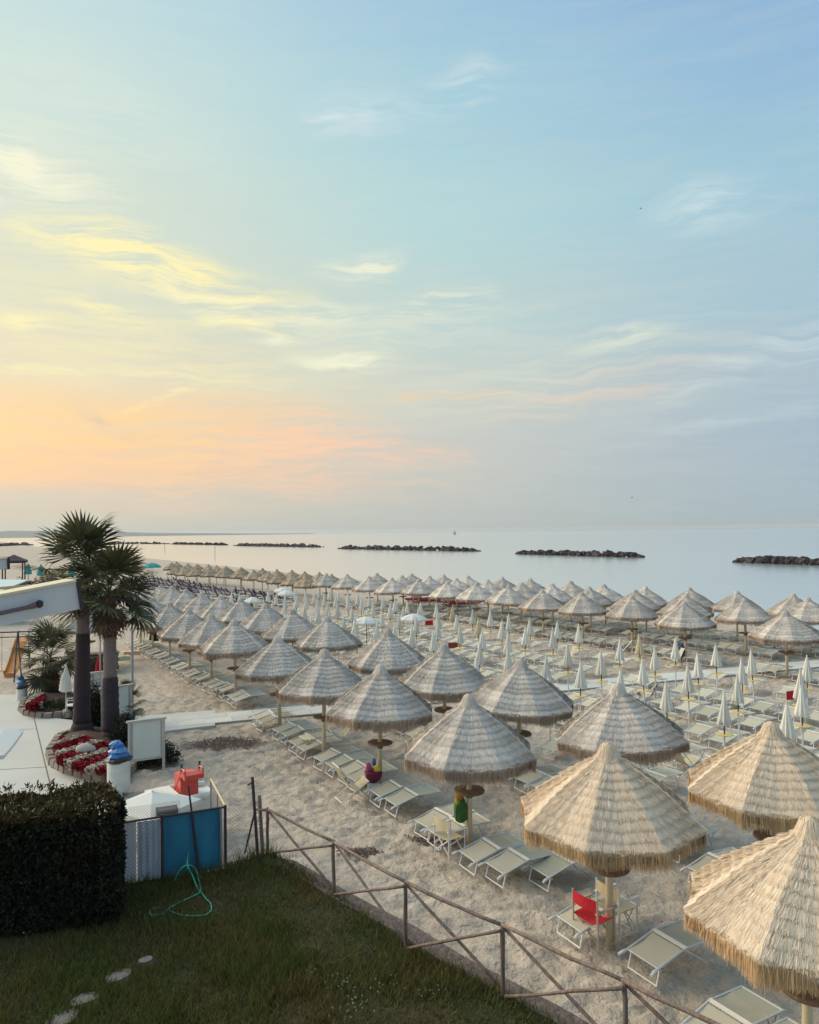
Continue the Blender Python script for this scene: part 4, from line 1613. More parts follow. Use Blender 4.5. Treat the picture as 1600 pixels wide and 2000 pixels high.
o = MB().tube([p - org for p in fine], .013, 6).build('garden_hose', mat('hose_green', (.06, .42, .30), .5, .2, 5), None, org, smooth=True)
tag(o, 'looped turquoise green garden hose lying on the lawn', 'hose')


# ------------------------------------------------------------------ leaves
def leaf_cloud(pts, nrm, size, rg, asp=.45):
    n = len(pts)
    d = nrm + rg.normal(0, .55, (n, 3))
    d /= np.linalg.norm(d, axis=1, keepdims=True)
    r = rg.normal(0, 1, (n, 3))
    s = np.cross(d, r)
    s /= np.linalg.norm(s, axis=1, keepdims=True)
    l = size * rg.uniform(.6, 1.3, n)[:, None]
    t = np.cross(s, d) * .5 + d * .6
    t /= np.linalg.norm(t, axis=1, keepdims=True)
    a = pts
    b = pts + t * l * .5 + s * l * asp * .5
    c = pts + t * l
    e = pts + t * l * .5 - s * l * asp * .5
    return np.stack([a, b, c, e], 1).reshape(-1, 3), np.arange(n * 4).reshape(-1, 4)


def hedge():
    fr = Vector((-5.12, 13.25, 0))
    ux = Vector((-.966, -.12, 0)).normalized()
    uy = Vector((-.42, .92, 0)).normalized()
    L_, D_, H_ = 5.2, 1.62, 1.92
    o = thing('clipped_hedge', 'large dark clipped hedge at the left edge of the lawn', 'hedge', fr + Vector((0, 0, LZ)))
    rg = np.random.default_rng(5)
    ux_, uy_ = np.array(ux), np.array(uy)
    rc = .24

    def shell(a, b, z, out):
        """points of a rounded, lumpy box; a along, b deep, z up"""
        p = np.stack([a, b, z], -1)
        q = np.stack([np.clip(a, rc, L_), np.clip(b, rc, D_ - rc), np.clip(z, -1, H_ - rc)], -1)
        d = p - q
        n = np.linalg.norm(d, axis=1, keepdims=True) + 1e-9
        d = d / n
        k = .16 * (vnoise(a + b * .7 + 20, z + b * .5 + 20, .42, 31) - .5) + .20 * (vnoise(a + b * .6 + 20, z + b * .8 + 20, 1.1, 32) - .5) + .09 * (vnoise(a + b + 20, z + b * .3 + 20, .17, 33) - .5)
        w = q + d * (rc + k - out)[:, None]
        P = np.outer(w[:, 0], ux_) + np.outer(w[:, 1], uy_) + np.outer(w[:, 2], [0, 0, 1])
        N = np.outer(d[:, 0], ux_) + np.outer(d[:, 1], uy_) + np.outer(d[:, 2], [0, 0, 1])
        return P, N
    n1, n2 = 26000, 11000
    P1_, N1_ = shell(rg.uniform(0, L_, n1), np.zeros(n1), rg.uniform(-.02, H_, n1), rg.random(n1) ** 2 * .14)
    P2_, N2_ = shell(np.zeros(n2), rg.uniform(0, D_, n2), rg.uniform(-.02, H_, n2), rg.random(n2) ** 2 * .14)
    body = leaf_cloud(np.concatenate([P1_, P2_]), np.concatenate([N1_, N2_]), .085, rg)
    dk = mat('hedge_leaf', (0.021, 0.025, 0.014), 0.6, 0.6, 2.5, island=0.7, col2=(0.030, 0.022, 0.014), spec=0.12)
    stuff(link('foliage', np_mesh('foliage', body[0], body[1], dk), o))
    n = 15000
    a, b = rg.uniform(0, L_, n), rg.uniform(0, D_, n)
    Pt, Nt = shell(a, b, np.full(n, H_), rg.random(n) ** 2 * .10)
    top = leaf_cloud(Pt, Nt, .095, rg)
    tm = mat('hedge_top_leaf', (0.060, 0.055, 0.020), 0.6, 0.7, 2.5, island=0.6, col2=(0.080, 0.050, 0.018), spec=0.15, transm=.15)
    stuff(link('top_leaves', np_mesh('top_leaves', top[0], top[1], tm), o))  # top leaves have a lighter, browner base colour than the sides
    # shoots that stick out
    n = 260
    a, b = rg.uniform(0, L_, n), rg.uniform(0, D_, n)
    c_ = np.repeat(np.outer(a, ux_) + np.outer(b, uy_) + np.outer(H_ + .03 + .10 * rg.random(n), [0, 0, 1]), 7, 0)
    c_ = c_ + rg.normal(0, .03, c_.shape)
    sh = leaf_cloud(c_, np.tile([0, 0, 1.0], (len(c_), 1)), .11, rg, .3)
    stuff(link('shoots', np_mesh('shoots', sh[0], sh[1], tm), o))
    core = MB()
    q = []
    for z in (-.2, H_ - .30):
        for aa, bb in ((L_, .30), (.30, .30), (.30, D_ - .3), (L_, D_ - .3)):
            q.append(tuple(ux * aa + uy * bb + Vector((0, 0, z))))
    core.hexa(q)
    core.build('dark_core', mat('hedge_core', (0.008, 0.007, 0.006), 0.95), o)  # solid near-black box; the hedge's inner shade is in its colour


hedge()


def bush(name, label, cat, c, rad, n, size, m, seed, stem=True):
    rg = np.random.default_rng(seed)
    o = thing(name, label, cat, c)
    d = rg.normal(0, 1, (n, 3))
    d /= np.linalg.norm(d, axis=1, keepdims=True)
    k = rg.random(n) ** .35
    k *= .8 + .35 * vnoise(d[:, 0] * 3 + 9, d[:, 1] * 3 + d[:, 2] * 2 + 9, .6, seed)
    P_ = d * k[:, None] * np.array(rad)
    P_[:, 2] = np.abs(P_[:, 2]) * 1.0 + .03
    V_, F_ = leaf_cloud(P_, d, size, rg)
    stuff(link('leaves', np_mesh('leaves', V_, F_, m), o))
    b = MB()
    for i in range(6):
        an = i * 1.05
        b.tube([(0, 0, -.05), (rad[0] * .3 * math.cos(an), rad[1] * .3 * math.sin(an), rad[2] * .4), (rad[0] * .6 * math.cos(an), rad[1] * .6 * math.sin(an), rad[2] * .75)], [.025, .018, .008], 5)
    b.build('stems', mat('stem_brown', (.05, .035, .025), .9), o)
    return o


DKB = mat('bush_leaf', (0.022, 0.028, 0.016), 0.6, 0.6, 4, island=.5, spec=.15)
MDB = mat('bush_leaf_mid', (0.045, 0.055, 0.025), 0.6, 0.6, 4, island=.5, spec=.15)
bush('dark_bush', 'dark low bush spreading behind the white notice board', 'bush', at(285, 1490), (1.05, .6, .75), 9000, .075, DKB, 3)
bush('dark_bush', 'dark shrub between the palm trunk and the notice board', 'bush', at(246, 1462), (.55, .5, 1.15), 6500, .075, DKB, 4)
bush('dark_bush', 'tall dark shrub between the two tall palm trunks', 'bush', at(186, 1425), (.42, .4, 1.75), 6500, .075, DKB, 5)
bush('dark_bush', 'low green bush in the far planting bed under the small palm', 'bush', at(110, 1393), (.85, .5, .55), 6500, .065, MDB, 6)
bush('dark_bush', 'brownish shrub behind the tall palms beside the slatted stack', 'bush', at(184, 1322), (.55, .5, .9), 1800, .1, mat('bush_brown', (.07, .05, .03), .7, .5, 4, island=.5), 7)

# ------------------------------------------------------------------ palms
FROND = mat('palm_frond', (0.085, 0.092, 0.042), 0.55, 0.4, 4, island=.35, rnd=.3, col2=(0.12, 0.10, 0.05), spec=.25, transm=.18)
DEADF = mat('palm_dead_frond', (0.13, 0.085, 0.06), 0.9, 0.4, 4, island=.35, rnd=.2)
TRK_D = mat('palm_trunk_dark', (0.060, 0.045, 0.050), 0.9, 0.7, 6, col2=(0.032, 0.024, 0.028), stretch=(1, 1, 6), bump=.02, bscale=9)
TRK_P = mat('palm_trunk_pale', (0.22, 0.175, 0.16), 0.9, 0.6, 5, col2=(0.15, 0.115, 0.105), stretch=(1, 1, 7), bump=.015, bscale=9)
TRK_F = mat('palm_fibre', (0.085, 0.040, 0.035), 0.95, 0.8, 9, col2=(0.04, 0.02, 0.02), bump=.03, bscale=14)


def frond_mesh(seed, m, pet=.80, blade=.86, droop=.25, nseg=24):
    rg = random.Random(seed)
    b = MB()
    b.tube([(0, 0, 0), (pet * .5, 0, .02), (pet, 0, 0)], [.018, .013, .011], 4)
    for i in range(nseg):
        f = i / (nseg - 1) * 2 - 1
        an = f * R(100)
        L_ = blade * (1 - .28 * abs(f) ** 2) * rg.uniform(.9, 1.06)
        d = Vector((math.cos(an), math.sin(an), 0))
        s = Vector((-d.y, d.x, 0))
        fold = .05 * (1 if i % 2 else -1)
        p0 = Vector((pet, 0, 0))
        w0, w1 = .006, L_ * .052
        m1 = p0 + d * L_ * .55 + Vector((0, 0, fold * .5 + .05 - .10 * abs(f)))
        e1 = p0 + d * L_ * .82 + Vector((0, 0, fold * .3 - droop * .35 * rg.uniform(.4, 1.3)))
        t1 = p0 + d * L_ + Vector((0, 0, -droop * rg.uniform(.5, 1.5)))
        n = len(b.v)
        b.v += [tuple(p0 - s * w0), tuple(p0 + s * w0), tuple(m1 + s * w1), tuple(m1 - s * w1), tuple(e1 + s * w1 * .45), tuple(e1 - s * w1 * .45), tuple(t1)]
        b.f += [(n, n + 1, n + 2, n + 3), (n + 3, n + 2, n + 4, n + 5), (n + 5, n + 4, n + 6)]
    return b.mesh('frond', m)


FR = [frond_mesh(i, FROND, droop=.04 + .06 * i) for i in range(4)]
FRD = [frond_mesh(10 + i, DEADF, .45, .7, .45, 18) for i in range(2)]


def palm(name, label, base, hh, r0, segs, crown, nf, sc, lean, dead=14, seed=1):
    rg = random.Random(seed)
    o = thing(name, label, 'palm tree', base)
    for i, (z0, z1, m, ra, rb, nm) in enumerate(segs):
        pts, rr = [], []
        n = max(3, int((z1 - z0) / .12))
        for k in range(n + 1):
            f = k / n
            z = z0 + (z1 - z0) * f
            pts.append((lean[0] * (max(z, 0) / hh) ** 1.5, lean[1] * (max(z, 0) / hh) ** 1.5, z))
            rr.append((ra + (rb - ra) * f) * (1 + .035 * ((k % 2) * 2 - 1)) * rg.uniform(.97, 1.03))
        MB().tube(pts, rr, 14).build(nm, m, o, smooth=True)
        if nm == 'fibre_collar':
            for k in range(int((z1 - z0) * 60)):
                an, z = rg.uniform(0, 2 * PI), rg.uniform(z0, z1)
                q = Vector((lean[0] + ra * .9 * math.cos(an), lean[1] + ra * .9 * math.sin(an), z))
                d = Vector((math.cos(an), math.sin(an), 1.2)).normalized()
                MB().tube([q, q + d * .14], [.03, .008], 4).build('leaf_stub', TRK_F, o)
    top = Vector((lean[0], lean[1], hh))
    for k in range(nf):
        f = k / (nf - 1)
        el = R(76 - 112 * f ** .8 + rg.uniform(-12, 12))
        az = k * 2.39996 + rg.uniform(-.2, .2)
        fr = link('frond', FR[rg.randrange(4)], o, top + Vector((0, 0, .10 - .30 * f)))
        fr.rotation_mode = 'XYZ'
        fr.rotation_euler = (rg.uniform(-.5, .5), -el, az)
        s = sc * rg.uniform(.85, 1.12)
        fr.scale = (s, s, s)
    for k in range(dead):
        az = k * 2.39996 + rg.uniform(-.4, .4)
        fr = link('dead_frond', FRD[k % 2], o, top + Vector((0, 0, -.30 - .15 * rg.random())))
        fr.rotation_euler = (rg.uniform(-.6, .6), R(rg.uniform(48, 78)), az)
        s = sc * rg.uniform(.7, .95)
        fr.scale = (s, s, s)
    return o


b1 = at(160, 1436)
palm('fan_palm', 'taller fan palm on the left with a dark lower trunk in the flower bed', b1, 5.75, .3,
     [(-.05, .45, TRK_D, .46, .31, 'root_flare'), (.45, 3.55, TRK_D, .30, .235, 'lower_trunk'), (3.55, 4.5, TRK_P, .215, .205, 'bare_trunk'), (4.5, 5.6, TRK_F, .22, .20, 'fibre_collar')], 0, 27, 1.42, (.05, .1), 12, 1)
b2 = at(217, 1456)
palm('fan_palm', 'shorter fan palm on the right with a pale middle trunk in the flower bed', b2, 5.05, .3,
     [(-.05, .5, TRK_D, .40, .29, 'root_flare'), (.5, 2.25, TRK_D, .285, .245, 'lower_trunk'), (2.25, 3.62, TRK_P, .225, .205, 'bare_trunk'), (3.62, 4.95, TRK_F, .235, .21, 'fibre_collar')], 0, 30, 1.16, (-.1, .1), 16, 2)
b3 = at(101, 1362)
palm('fan_palm', 'small bushy fan palm in the far planting bed', b3, 1.75, .3, [(-.05, .25, TRK_D, .42, .34, 'root_flare'), (.25, 1.6, TRK_F, .33, .22, 'fibre_collar')], 0, 30, 1.0, (-.05, 0), 5, 3)
q = at(252, 1412)
pp = palm('potted_palm', 'little palm growing in a blue tub by the lamp post', q, .85, .1, [(.3, .8, TRK_F, .07, .05, 'stem')], 0, 16, .45, (0, 0), 0, 4)
MB().lathe([(.20, .0), (.27, .40), (.29, .44), (.25, .44)], 14).build('tub', mat('blue_tub', (.06, .19, .42), .45), pp)

# ------------------------------------------------------------------ planting beds
SOIL = mat('bed_soil', (.06, .04, .03), .95, .6, 8)
STONE = mat('bed_stone', (.27, .225, .19), .9, .6, 3, col2=(.19, .16, .14), rnd=.15, bump=.02, bscale=12)
REDF = mat('red_petals', (.30, .008, .02), .7, island=.35, transm=.1)
WHTF = mat('white_petals', (.60, .54, .46), .7, island=.25, transm=.1)


def bed(name, label, edge_px, seed, bands, fl_poly):
    rg = random.Random(seed)
    pts = [at(x, y) for x, y in edge_px]
    c = sum(pts, Vector()) / len(pts)
    o = thing(name, label, 'flower bed', c)
    mb = MB()
    n = len(pts)
    base = [p - c for p in pts]
    mb.v = [(0, 0, .42)] + [(p.x * .55, p.y * .55, .36) for p in base] + [(p.x * .97, p.y * .97, .16) for p in base] + [(p.x * .97, p.y * .97, -.1) for p in base]
    for i in range(n):
        j = (i + 1) % n
        mb.f += [(0, 1 + i, 1 + j), (1 + i, 1 + n + i, 1 + n + j, 1 + j), (1 + n + i, 1 + 2 * n + i, 1 + 2 * n + j, 1 + n + j)]
    mb.build('soil', SOIL, o, smooth=True)
    # border stones
    per = []
    for i in range(n):
        a, b = base[i], base[(i + 1) % n]
        k = max(1, round((b - a).length / .42))
        for q in range(k):
            per.append((a.lerp(b, q / k), a.lerp(b, (q + 1) / k)))
    for a, b in per:
        m_ = (a + b) / 2
        d = b - a
        L_ = d.length * .94
        s = MB()
        h, w = rg.uniform(.22, .27), rg.uniform(.20, .25)
        s.box((0, 0, h / 2), (L_, w, h), 0, .82)
        s.v = [(x * (1 + rg.uniform(-.06, .06)), y * (1 + rg.uniform(-.08, .08)), z + rg.uniform(-.012, .012)) for x, y, z in s.v]
        s.build('border_stone', STONE, o, (m_.x, m_.y, -.02), math.atan2(d.y, d.x))
    # blossoms in bands
    poly = [at(x, y, .3) for x, y in fl_poly]
    xs, ys = [p.x for p in poly], [p.y for p in poly]
    red, wht, grn = MB(), MB(), MB()
    tries = 0
    while tries < 11000:
        tries += 1
        x, y = rg.uniform(min(xs), max(xs)), rg.uniform(min(ys), max(ys))
        if not inside(np.array([x]), np.array([y]), poly)[0]:
            continue
        k = bands(x, y)
        t = red if k else wht
        z = .42 + rg.uniform(-.10, .12)
        s = rg.uniform(.03, .05)
        q = Vector((x - c.x, y - c.y, z))
        an = rg.uniform(0, PI)
        for k in range(3):
            a = an + k * 1.05
            d = Vector((math.cos(a) * s, math.sin(a) * s, rg.uniform(-.02, .02)))
            e = Vector((-math.sin(a) * s * .6, math.cos(a) * s * .6, rg.uniform(.0, .03)))
            t.quad(q - d - e, q + d - e, q + d + e, q - d + e)
    gp = np.array([(rg.uniform(min(xs), max(xs)), rg.uniform(min(ys), max(ys))) for k in range(4200)])
    gp = gp[inside(gp[:, 0], gp[:, 1], poly)]
    gp3 = np.stack([gp[:, 0] - c.x, gp[:, 1] - c.y, np.full(len(gp), .36)], -1)
    lv = leaf_cloud(gp3, np.tile([0, 0, 1.0], (len(gp3), 1)), .10, np.random.default_rng(seed))
    stuff(link('bed_leaves', np_mesh('bed_leaves', lv[0], lv[1], MDB), o))
    stuff(red.build('red_flowers', REDF, o))
    stuff(wht.build('white_flowers', WHTF, o))
    return o, c


fb, fc = bed('flower_bed', 'stone edged flower bed of red and white stripes around the tall palms', [(95, 1476), (103, 1496), (130, 1512), (165, 1522), (205, 1530), (238, 1524), (262, 1500), (262, 1458), (225, 1440), (160, 1428), (115, 1446)], 3,
             lambda x, y: math.sin((x * 1.0 - y * .55) * 5.2) > -.35, [(106, 1474), (112, 1494), (140, 1506), (170, 1515), (205, 1518), (212, 1490), (206, 1460), (165, 1450), (118, 1452)])
bush('flower_stone', 'pale rounded stone lying among the red and white flowers', 'stone', at(166, 1474, .4), (.01, .01, .01), 4, .01, STONE, 1)
so = [o for o in bpy.data.objects if o.name.startswith('flower_stone')][0]
for ch in list(so.children):
    bpy.data.objects.remove(ch)
lump((0, 0, .14), (.30, .22, .20), 4).build('stone', mat('pale_stone', (.46, .42, .38), .9, .4, 5), so, smooth=True)
fb2, fc2 = bed('flower_bed', 'far planting bed with red and white flowers under the small palm', [(40, 1388), (50, 1398), (85, 1404), (122, 1402), (160, 1396), (170, 1376), (140, 1362), (80, 1358), (48, 1372)], 5,
               lambda x, y: abs(math.sin((x * 1.0 + y * .1) * 3.6)) > .62, [(50, 1386), (60, 1390), (82, 1384), (88, 1366), (74, 1362), (56, 1374)])

# ------------------------------------------------------------------ boards, bins, posts
FRM = mat('board_frame', (.50, .49, .44), .7, .4, 4)
BRD = mat('board_face', (.62, .655, .60), .5, .3, 1.5, col2=(.55, .58, .54))


def notice_board(x0, y0, x1, y1, zt, hgt, label):
    a, b = at(x0, y0), at(x1, y1)
    d = b - a
    o = thing('notice_board', label, 'board', a, math.atan2(d.y, d.x))
    w = d.length
    for x in (0, w):
        MB().box((x, 0, zt / 2), (.07, .07, zt)).build('leg', FRM, o)
    MB().box((w / 2, 0, zt + .02), (w + .16, .12, .05)).build('top_rail', FRM, o)
    MB().box((w / 2, 0, zt - hgt), (w - .07, .05, .07)).build('bottom_rail', FRM, o)
    MB().box((w / 2, .0, zt - hgt / 2), (w - .09, .025, hgt - .04)).build('face', BRD, o)
    for x in (.075, w - .075):
        MB().box((x, -.018, zt - hgt / 2 + .0), (.02, .02, hgt - .1)).build('inner_strip', mat('strip_grey', (.28, .27, .26), .7), o)
    return o


notice_board(253, 1512, 320, 1502, 1.50, 1.12, 'blank white notice board in front of the dark bush')
notice_board(199, 1428, 256, 1418, 1.50, 1.0, 'white board half hidden behind the right palm trunk')
notice_board(178, 1392, 226, 1386, 1.55, 1.1, 'white board seen between the two palm trunks')

BIN = mat('bin_white', (.62, .66, .63), .6, .5, 4, col2=(.48, .50, .47))
BAG = mat('bag_blue', (.03, .17, .44), .35, .4, 6, spec=.5)
BLK = mat('bag_black', (.012, .010, .016), .35, spec=.5)


def bin_(x, y, r, h, label, tilt=.0):
    p = at(x, y)
    o = thing('litter_bin', label, 'bin', p)
    MB().lathe([(r * .97, 0), (r, .04), (r, h)], 20).build('drum', BIN, o)
    MB().lathe([(r * 1.02, h - .06), (r * 1.2, h + .03), (r * .8, h + .12)], 16, wob=.09).build('liner', BLK, o)
    MB().lathe([(r * .85, h + .02), (r * .98, h + .10), (r * .80, h + .19), (r * .86, h + .23), (r * .5, h + .31), (r * .25, h + .34)], 13, wob=.13).build('blue_bag', BAG, o)
    MB().lathe([(r * .30, h + .28), (r * .62, h + .33), (r * .60, h + .41), (r * .3, h + .48), (.03, h + .50)], 11, (-.08, .05, 0), .17).build('blue_bag', BAG, o)
    return o


bin_(232, 1544, .30, .86, 'white litter bin with bulging blue bags beside the flower bed')
bin_(43, 1367, .22, .55, 'white litter bin with a blue bag at the terrace end')

q = at(259, 1412)
o = thing('lamp_post', 'slim grey lamp post with a black floodlight before the palms', 'lamp post', q)
ht = at_depth(257, 1192, q.y).z
MB().tube([(0, 0, -.1), (0, 0, ht)], [.055, .038], 10).build('pole', mat('lamp_grey', (.34, .37, .40), .5, spec=.4), o)
MB().box((-.03, 0, ht + .10), (.16, .14, .14)).build('bracket', BLK, o)
b = MB().hexa([(-.20, -.12, ht + .16), (.06, -.12, ht + .10), (.06, .12, ht + .10), (-.20, .12, ht + .16), (-.26, -.12, ht + .50), (-.06, -.12, ht + .54), (-.06, .12, ht + .54), (-.26, .12, ht + .50)])
b.build('floodlight', BLK, o)
q = at(196, 1392)
o = thing('flag_pole', 'thin pole with a furled white flag between the palm trunks', 'flag pole', q)
ht = at_depth(193, 1168, q.y).z
MB().tube([(0, 0, -.1), (0, 0, ht)], .03, 8).build('pole', mat('lamp_grey', (.34, .37, .40), .5), o)
MB().lathe([(.03, ht - .15), (.06, ht - .5), (.12, ht - .95), (.13, ht - 1.15), (.04, ht - 1.18)], 10, wob=.2).build('flag', WHT, o)


def furled(x, y, h, m, label, r=.2, z0=.9):
    q = at(x, y)
    o = thing('furled_parasol', label, 'parasol', q)
    MB().lathe([(.02, h), (r * .4, h * .86), (r * .75, h * .6 + z0 * .3), (r, z0 + .06), (r * .85, z0)], 16, wob=.12).build('canopy', m, o)
    MB().tube([(0, 0, .0), (0, 0, h + .05)], .022, 8).build('pole', mat('pale_pole', (.60, .50, .42), .6), o)
    MB().lathe([(.20, 0), (.19, .16), (.12, .26), (.05, .30)], 12).build('foot', mat('concrete_foot', (.42, .36, .31), .9), o)


furled(129, 1400, 2.0, PCL, 'furled white parasol with a concrete foot at the far planting bed', .23, .98)
furled(193, 1345, 1.55, REDC, 'furled red parasol standing between the palm trunks', .16, .55)

q = at(141, 1398)
o = thing('plastic_chair', 'white plastic chair half hidden by the left palm trunk', 'chair', q, R(200))
PW = mat('white_plastic', (.70, .72, .72), .4, spec=.4)
MB().box((0, 0, .42), (.44, .44, .03)).build('seat', PW, o)
for x in (-.2, .2):
    for y in (-.2, .2):
        MB().tube([(x * 1.12, y * 1.12, 0), (x, y, .42)], .02, 6).build('leg', PW, o)
for y in (-.2, -.07, .07, .2):
    MB().box((-.22, y, .64), (.025, .05, .40)).build('back_slat', PW, o)
MB().tube([(-.22, -.21, .44), (-.25, -.2, .80), (-.27, 0, .86), (-.25, .2, .80), (-.22, .21, .44)], .024, 6).build('back_frame', PW, o)
for y in (-.23, .23):
    MB().tube([(-.22, y, .64), (.18, y, .64), (.2, y, .42)], .018, 6).build('armrest', PW, o)


# ------------------------------------------------------------------ play corner
def slide(x, y, rz, m, label, L_=1.9, h=1.5, w=.42):
    q = at(x, y)
    o = thing('slide', label, 'slide', q, rz)
    pts = [(0, .18), (.25, .20), (.8, .62), (L_ * .8, h * .88), (L_, h)]
    b = MB()
    for (a0, z0), (a1, z1) in zip(pts[:-1], pts[1:]):
        b.hexa([(a0, -w / 2, z0 - .04), (a1, -w / 2, z1 - .04), (a1, w / 2, z1 - .04), (a0, w / 2, z0 - .04), (a0, -w / 2, z0), (a1, -w / 2, z1), (a1, w / 2, z1), (a0, w / 2, z0)])
    b.build('chute', m, o)
    for s in (-1, 1):
        b = MB()
        for (a0, z0), (a1, z1) in zip(pts[:-1], pts[1:]):
            y0 = s * (w / 2 + .015)
            b.hexa([(a0, y0 - .02, z0 - .05), (a1, y0 - .02, z1 - .05), (a1, y0 + .02, z1 - .05), (a0, y0 + .02, z0 - .05), (a0, y0 - .02, z0 + .13), (a1, y0 - .02, z1 + .13), (a1, y0 + .02, z1 + .13), (a0, y0 + .02, z0 + .13)])
        b.build('side_rail', m, o)
        MB().tube([(L_ + .1, s * w / 2, 0), (L_, s * w / 2, h + .3)], .03, 6).build('ladder_rail', PDK, o)
    MB().box((.1, 0, .07), (.12, w, .18)).build('foot', m, o)
    for k in range(4):
        MB().tube([(L_ + .08 - k * .02, -w / 2, .25 + k * .3), (L_ + .08 - k * .02, w / 2, .25 + k * .3)], .02, 6).build('rung', PDK, o)


slide(18, 1322, R(100), mat('slide_orange', (.62, .25, .06), .4, .2, 3, spec=.4), 'orange plastic slide at the left edge of the beach', 2.2, 1.75, .50)
slide(62, 1342, R(38), mat('slide_blue', (.07, .06, .28), .4, .2, 3, spec=.4), 'dark blue slide behind the small fan palm', 2.4, 1.5, .36)
q = at(8, 1330)
o = thing('swing_frame', 'swing frame of thin dark bars above the orange slide', 'swing', q, R(10))
SWM = mat('swing_dark', (.07, .06, .10), .6)
for x in (-1.2, .62, 1.9):
    for s in (-1, 1):
        MB().tube([(x, s * .55, 0), (x, 0, 2.35)], .035, 6).build('leg', SWM, o)
MB().tube([(-1.4, 0, 2.36), (2.6, 0, 2.36)], .035, 6).build('crossbar', SWM, o)
MB().tube([(-1.4, 0, 2.12), (2.6, 0, 2.12)], .025, 6).build('crossbar', SWM, o)
for x in (-.5, -.1):
    MB().tube([(x, 0, 2.3), (x, 0, .5)], .01, 4).build('chain', SWM, o)
MB().box((-.3, 0, .5), (.48, .2, .04)).build('swing_seat', mat('slide_orange', (.62, .25, .06), .4), o)

q = at(196, 1312)
o = thing('folded_lounger_stack', 'stack of folded brown slatted loungers behind the tall palms', 'lounger stack', q, R(25))
SLM = mat('slat_brown', (.20, .15, .135), .8, .4, 6, rnd=.2)
for k in range(8):
    MB().box((random.uniform(-.04, .04), random.uniform(-.03, .03), .08 + k * .125), (1.75, .62, .06)).build('folded_bed', SLM, o, rz=random.uniform(-.02, .02))
for x in (-.7, .7):
    MB().box((x, 0, .5), (.08, .5, 1.0)).build('support', SLM, o)

# ------------------------------------------------------------------ hotel awning arms and a white canopy at the left
AWM = mat('awning_white', (.52, .56, .57), .6, .15, 2)
AWT = mat('awning_cream', (.62, .56, .40), .6, .2, 5)


def awning_arm(Y, pr, pl, hgt, label, rod=True):
    a, b = at_depth(pr[0], pr[1], Y), at_depth(pl[0], pl[1], Y - .25)
    d = (b - a).normalized()
    b = a + d * 2.6
    o = thing('awning_arm', label, 'awning', (b.x, b.y, 0))
    A, B = a - Vector((b.x, b.y, 0)), b - Vector((b.x, b.y, 0))
    upv = Vector((0, 0, 1)) - d * d.z
    upv.normalize()
    dp = d.cross(upv)
    if dp.y < 0:
        dp = -dp

    def bar(p0, p1, h0, h1, y0, y1, m, nm):
        b_ = MB()
        b_.hexa([tuple(p0 + upv * h0 + dp * y0), tuple(p1 + upv * h0 + dp * y0), tuple(p1 + upv * h0 + dp * y1), tuple(p0 + upv * h0 + dp * y1), tuple(p0 + upv * h1 + dp * y0), tuple(p1 + upv * h1 + dp * y0), tuple(p1 + upv * h1 + dp * y1), tuple(p0 + upv * h1 + dp * y1)])
        return b_.build(nm, m, o)
    bar(A, B, -hgt / 2, hgt / 2, 0, .14, AWM, 'box_profile')
    bar(A, B, hgt / 2, hgt / 2 + .012, -.012, .15, AWT, 'top_trim')
    bar(A - d * .018, A, -hgt / 2 - .005, hgt / 2 + .016, -.014, .155, BLK, 'end_cap')
    if rod:
        MB().tube([A + d * .22 - dp * .03 - upv * .002, A + d * .26 - dp * .035 - upv * .004, B - dp * .03 - upv * .03], [.016, .011, .011], 8).build('pull_cord', mat('cord_mauve', (.14, .10, .12), .8), o)
        MB().lathe([(.004, -.02), (.018, -.012), (.018, .012), (.004, .02)], 10).build('cord_knob', mat('knob_dark', (.05, .035, .045), .8), o, A + d * .20 - dp * .03)
    MB().box((0, .07, B.z / 2), (.12, .12, B.z)).build('post', AWM, o)


awning_arm(4.0, (152, 1163), (0, 1194), .145, 'near white awning arm with a black end cap at the left edge')
awning_arm(7.0, (14, 1101), (-40, 1106), .095, 'small white awning end above the long awning arm', False)
q = at(-78, 1462, 1.9)
open_parasol(q, 1.68, 2.25, WHT, 'corner of a large white sunshade over the terrace', 'sunshade', 'square_sunshade', 4, .30, ALU)

# ------------------------------------------------------------------ breakwaters
ROCK = mat('reef_rock', (.040, .031, .036), .9, .7, 1.2, col2=(.085, .07, .07), rnd=.5, bump=.08, bscale=3)
RME = []
for k in range(5):
    rg_ = random.Random(40 + k)
    b = lump((0, 0, 0), (1.0, .85, .7), k + 2, 7, 4)
    b.v = [(x * rg_.uniform(.68, 1.25), y * rg_.uniform(.68, 1.25), z * rg_.uniform(.75, 1.15)) for x, y, z in b.v]
    RME.append(b.mesh('rock', ROCK))


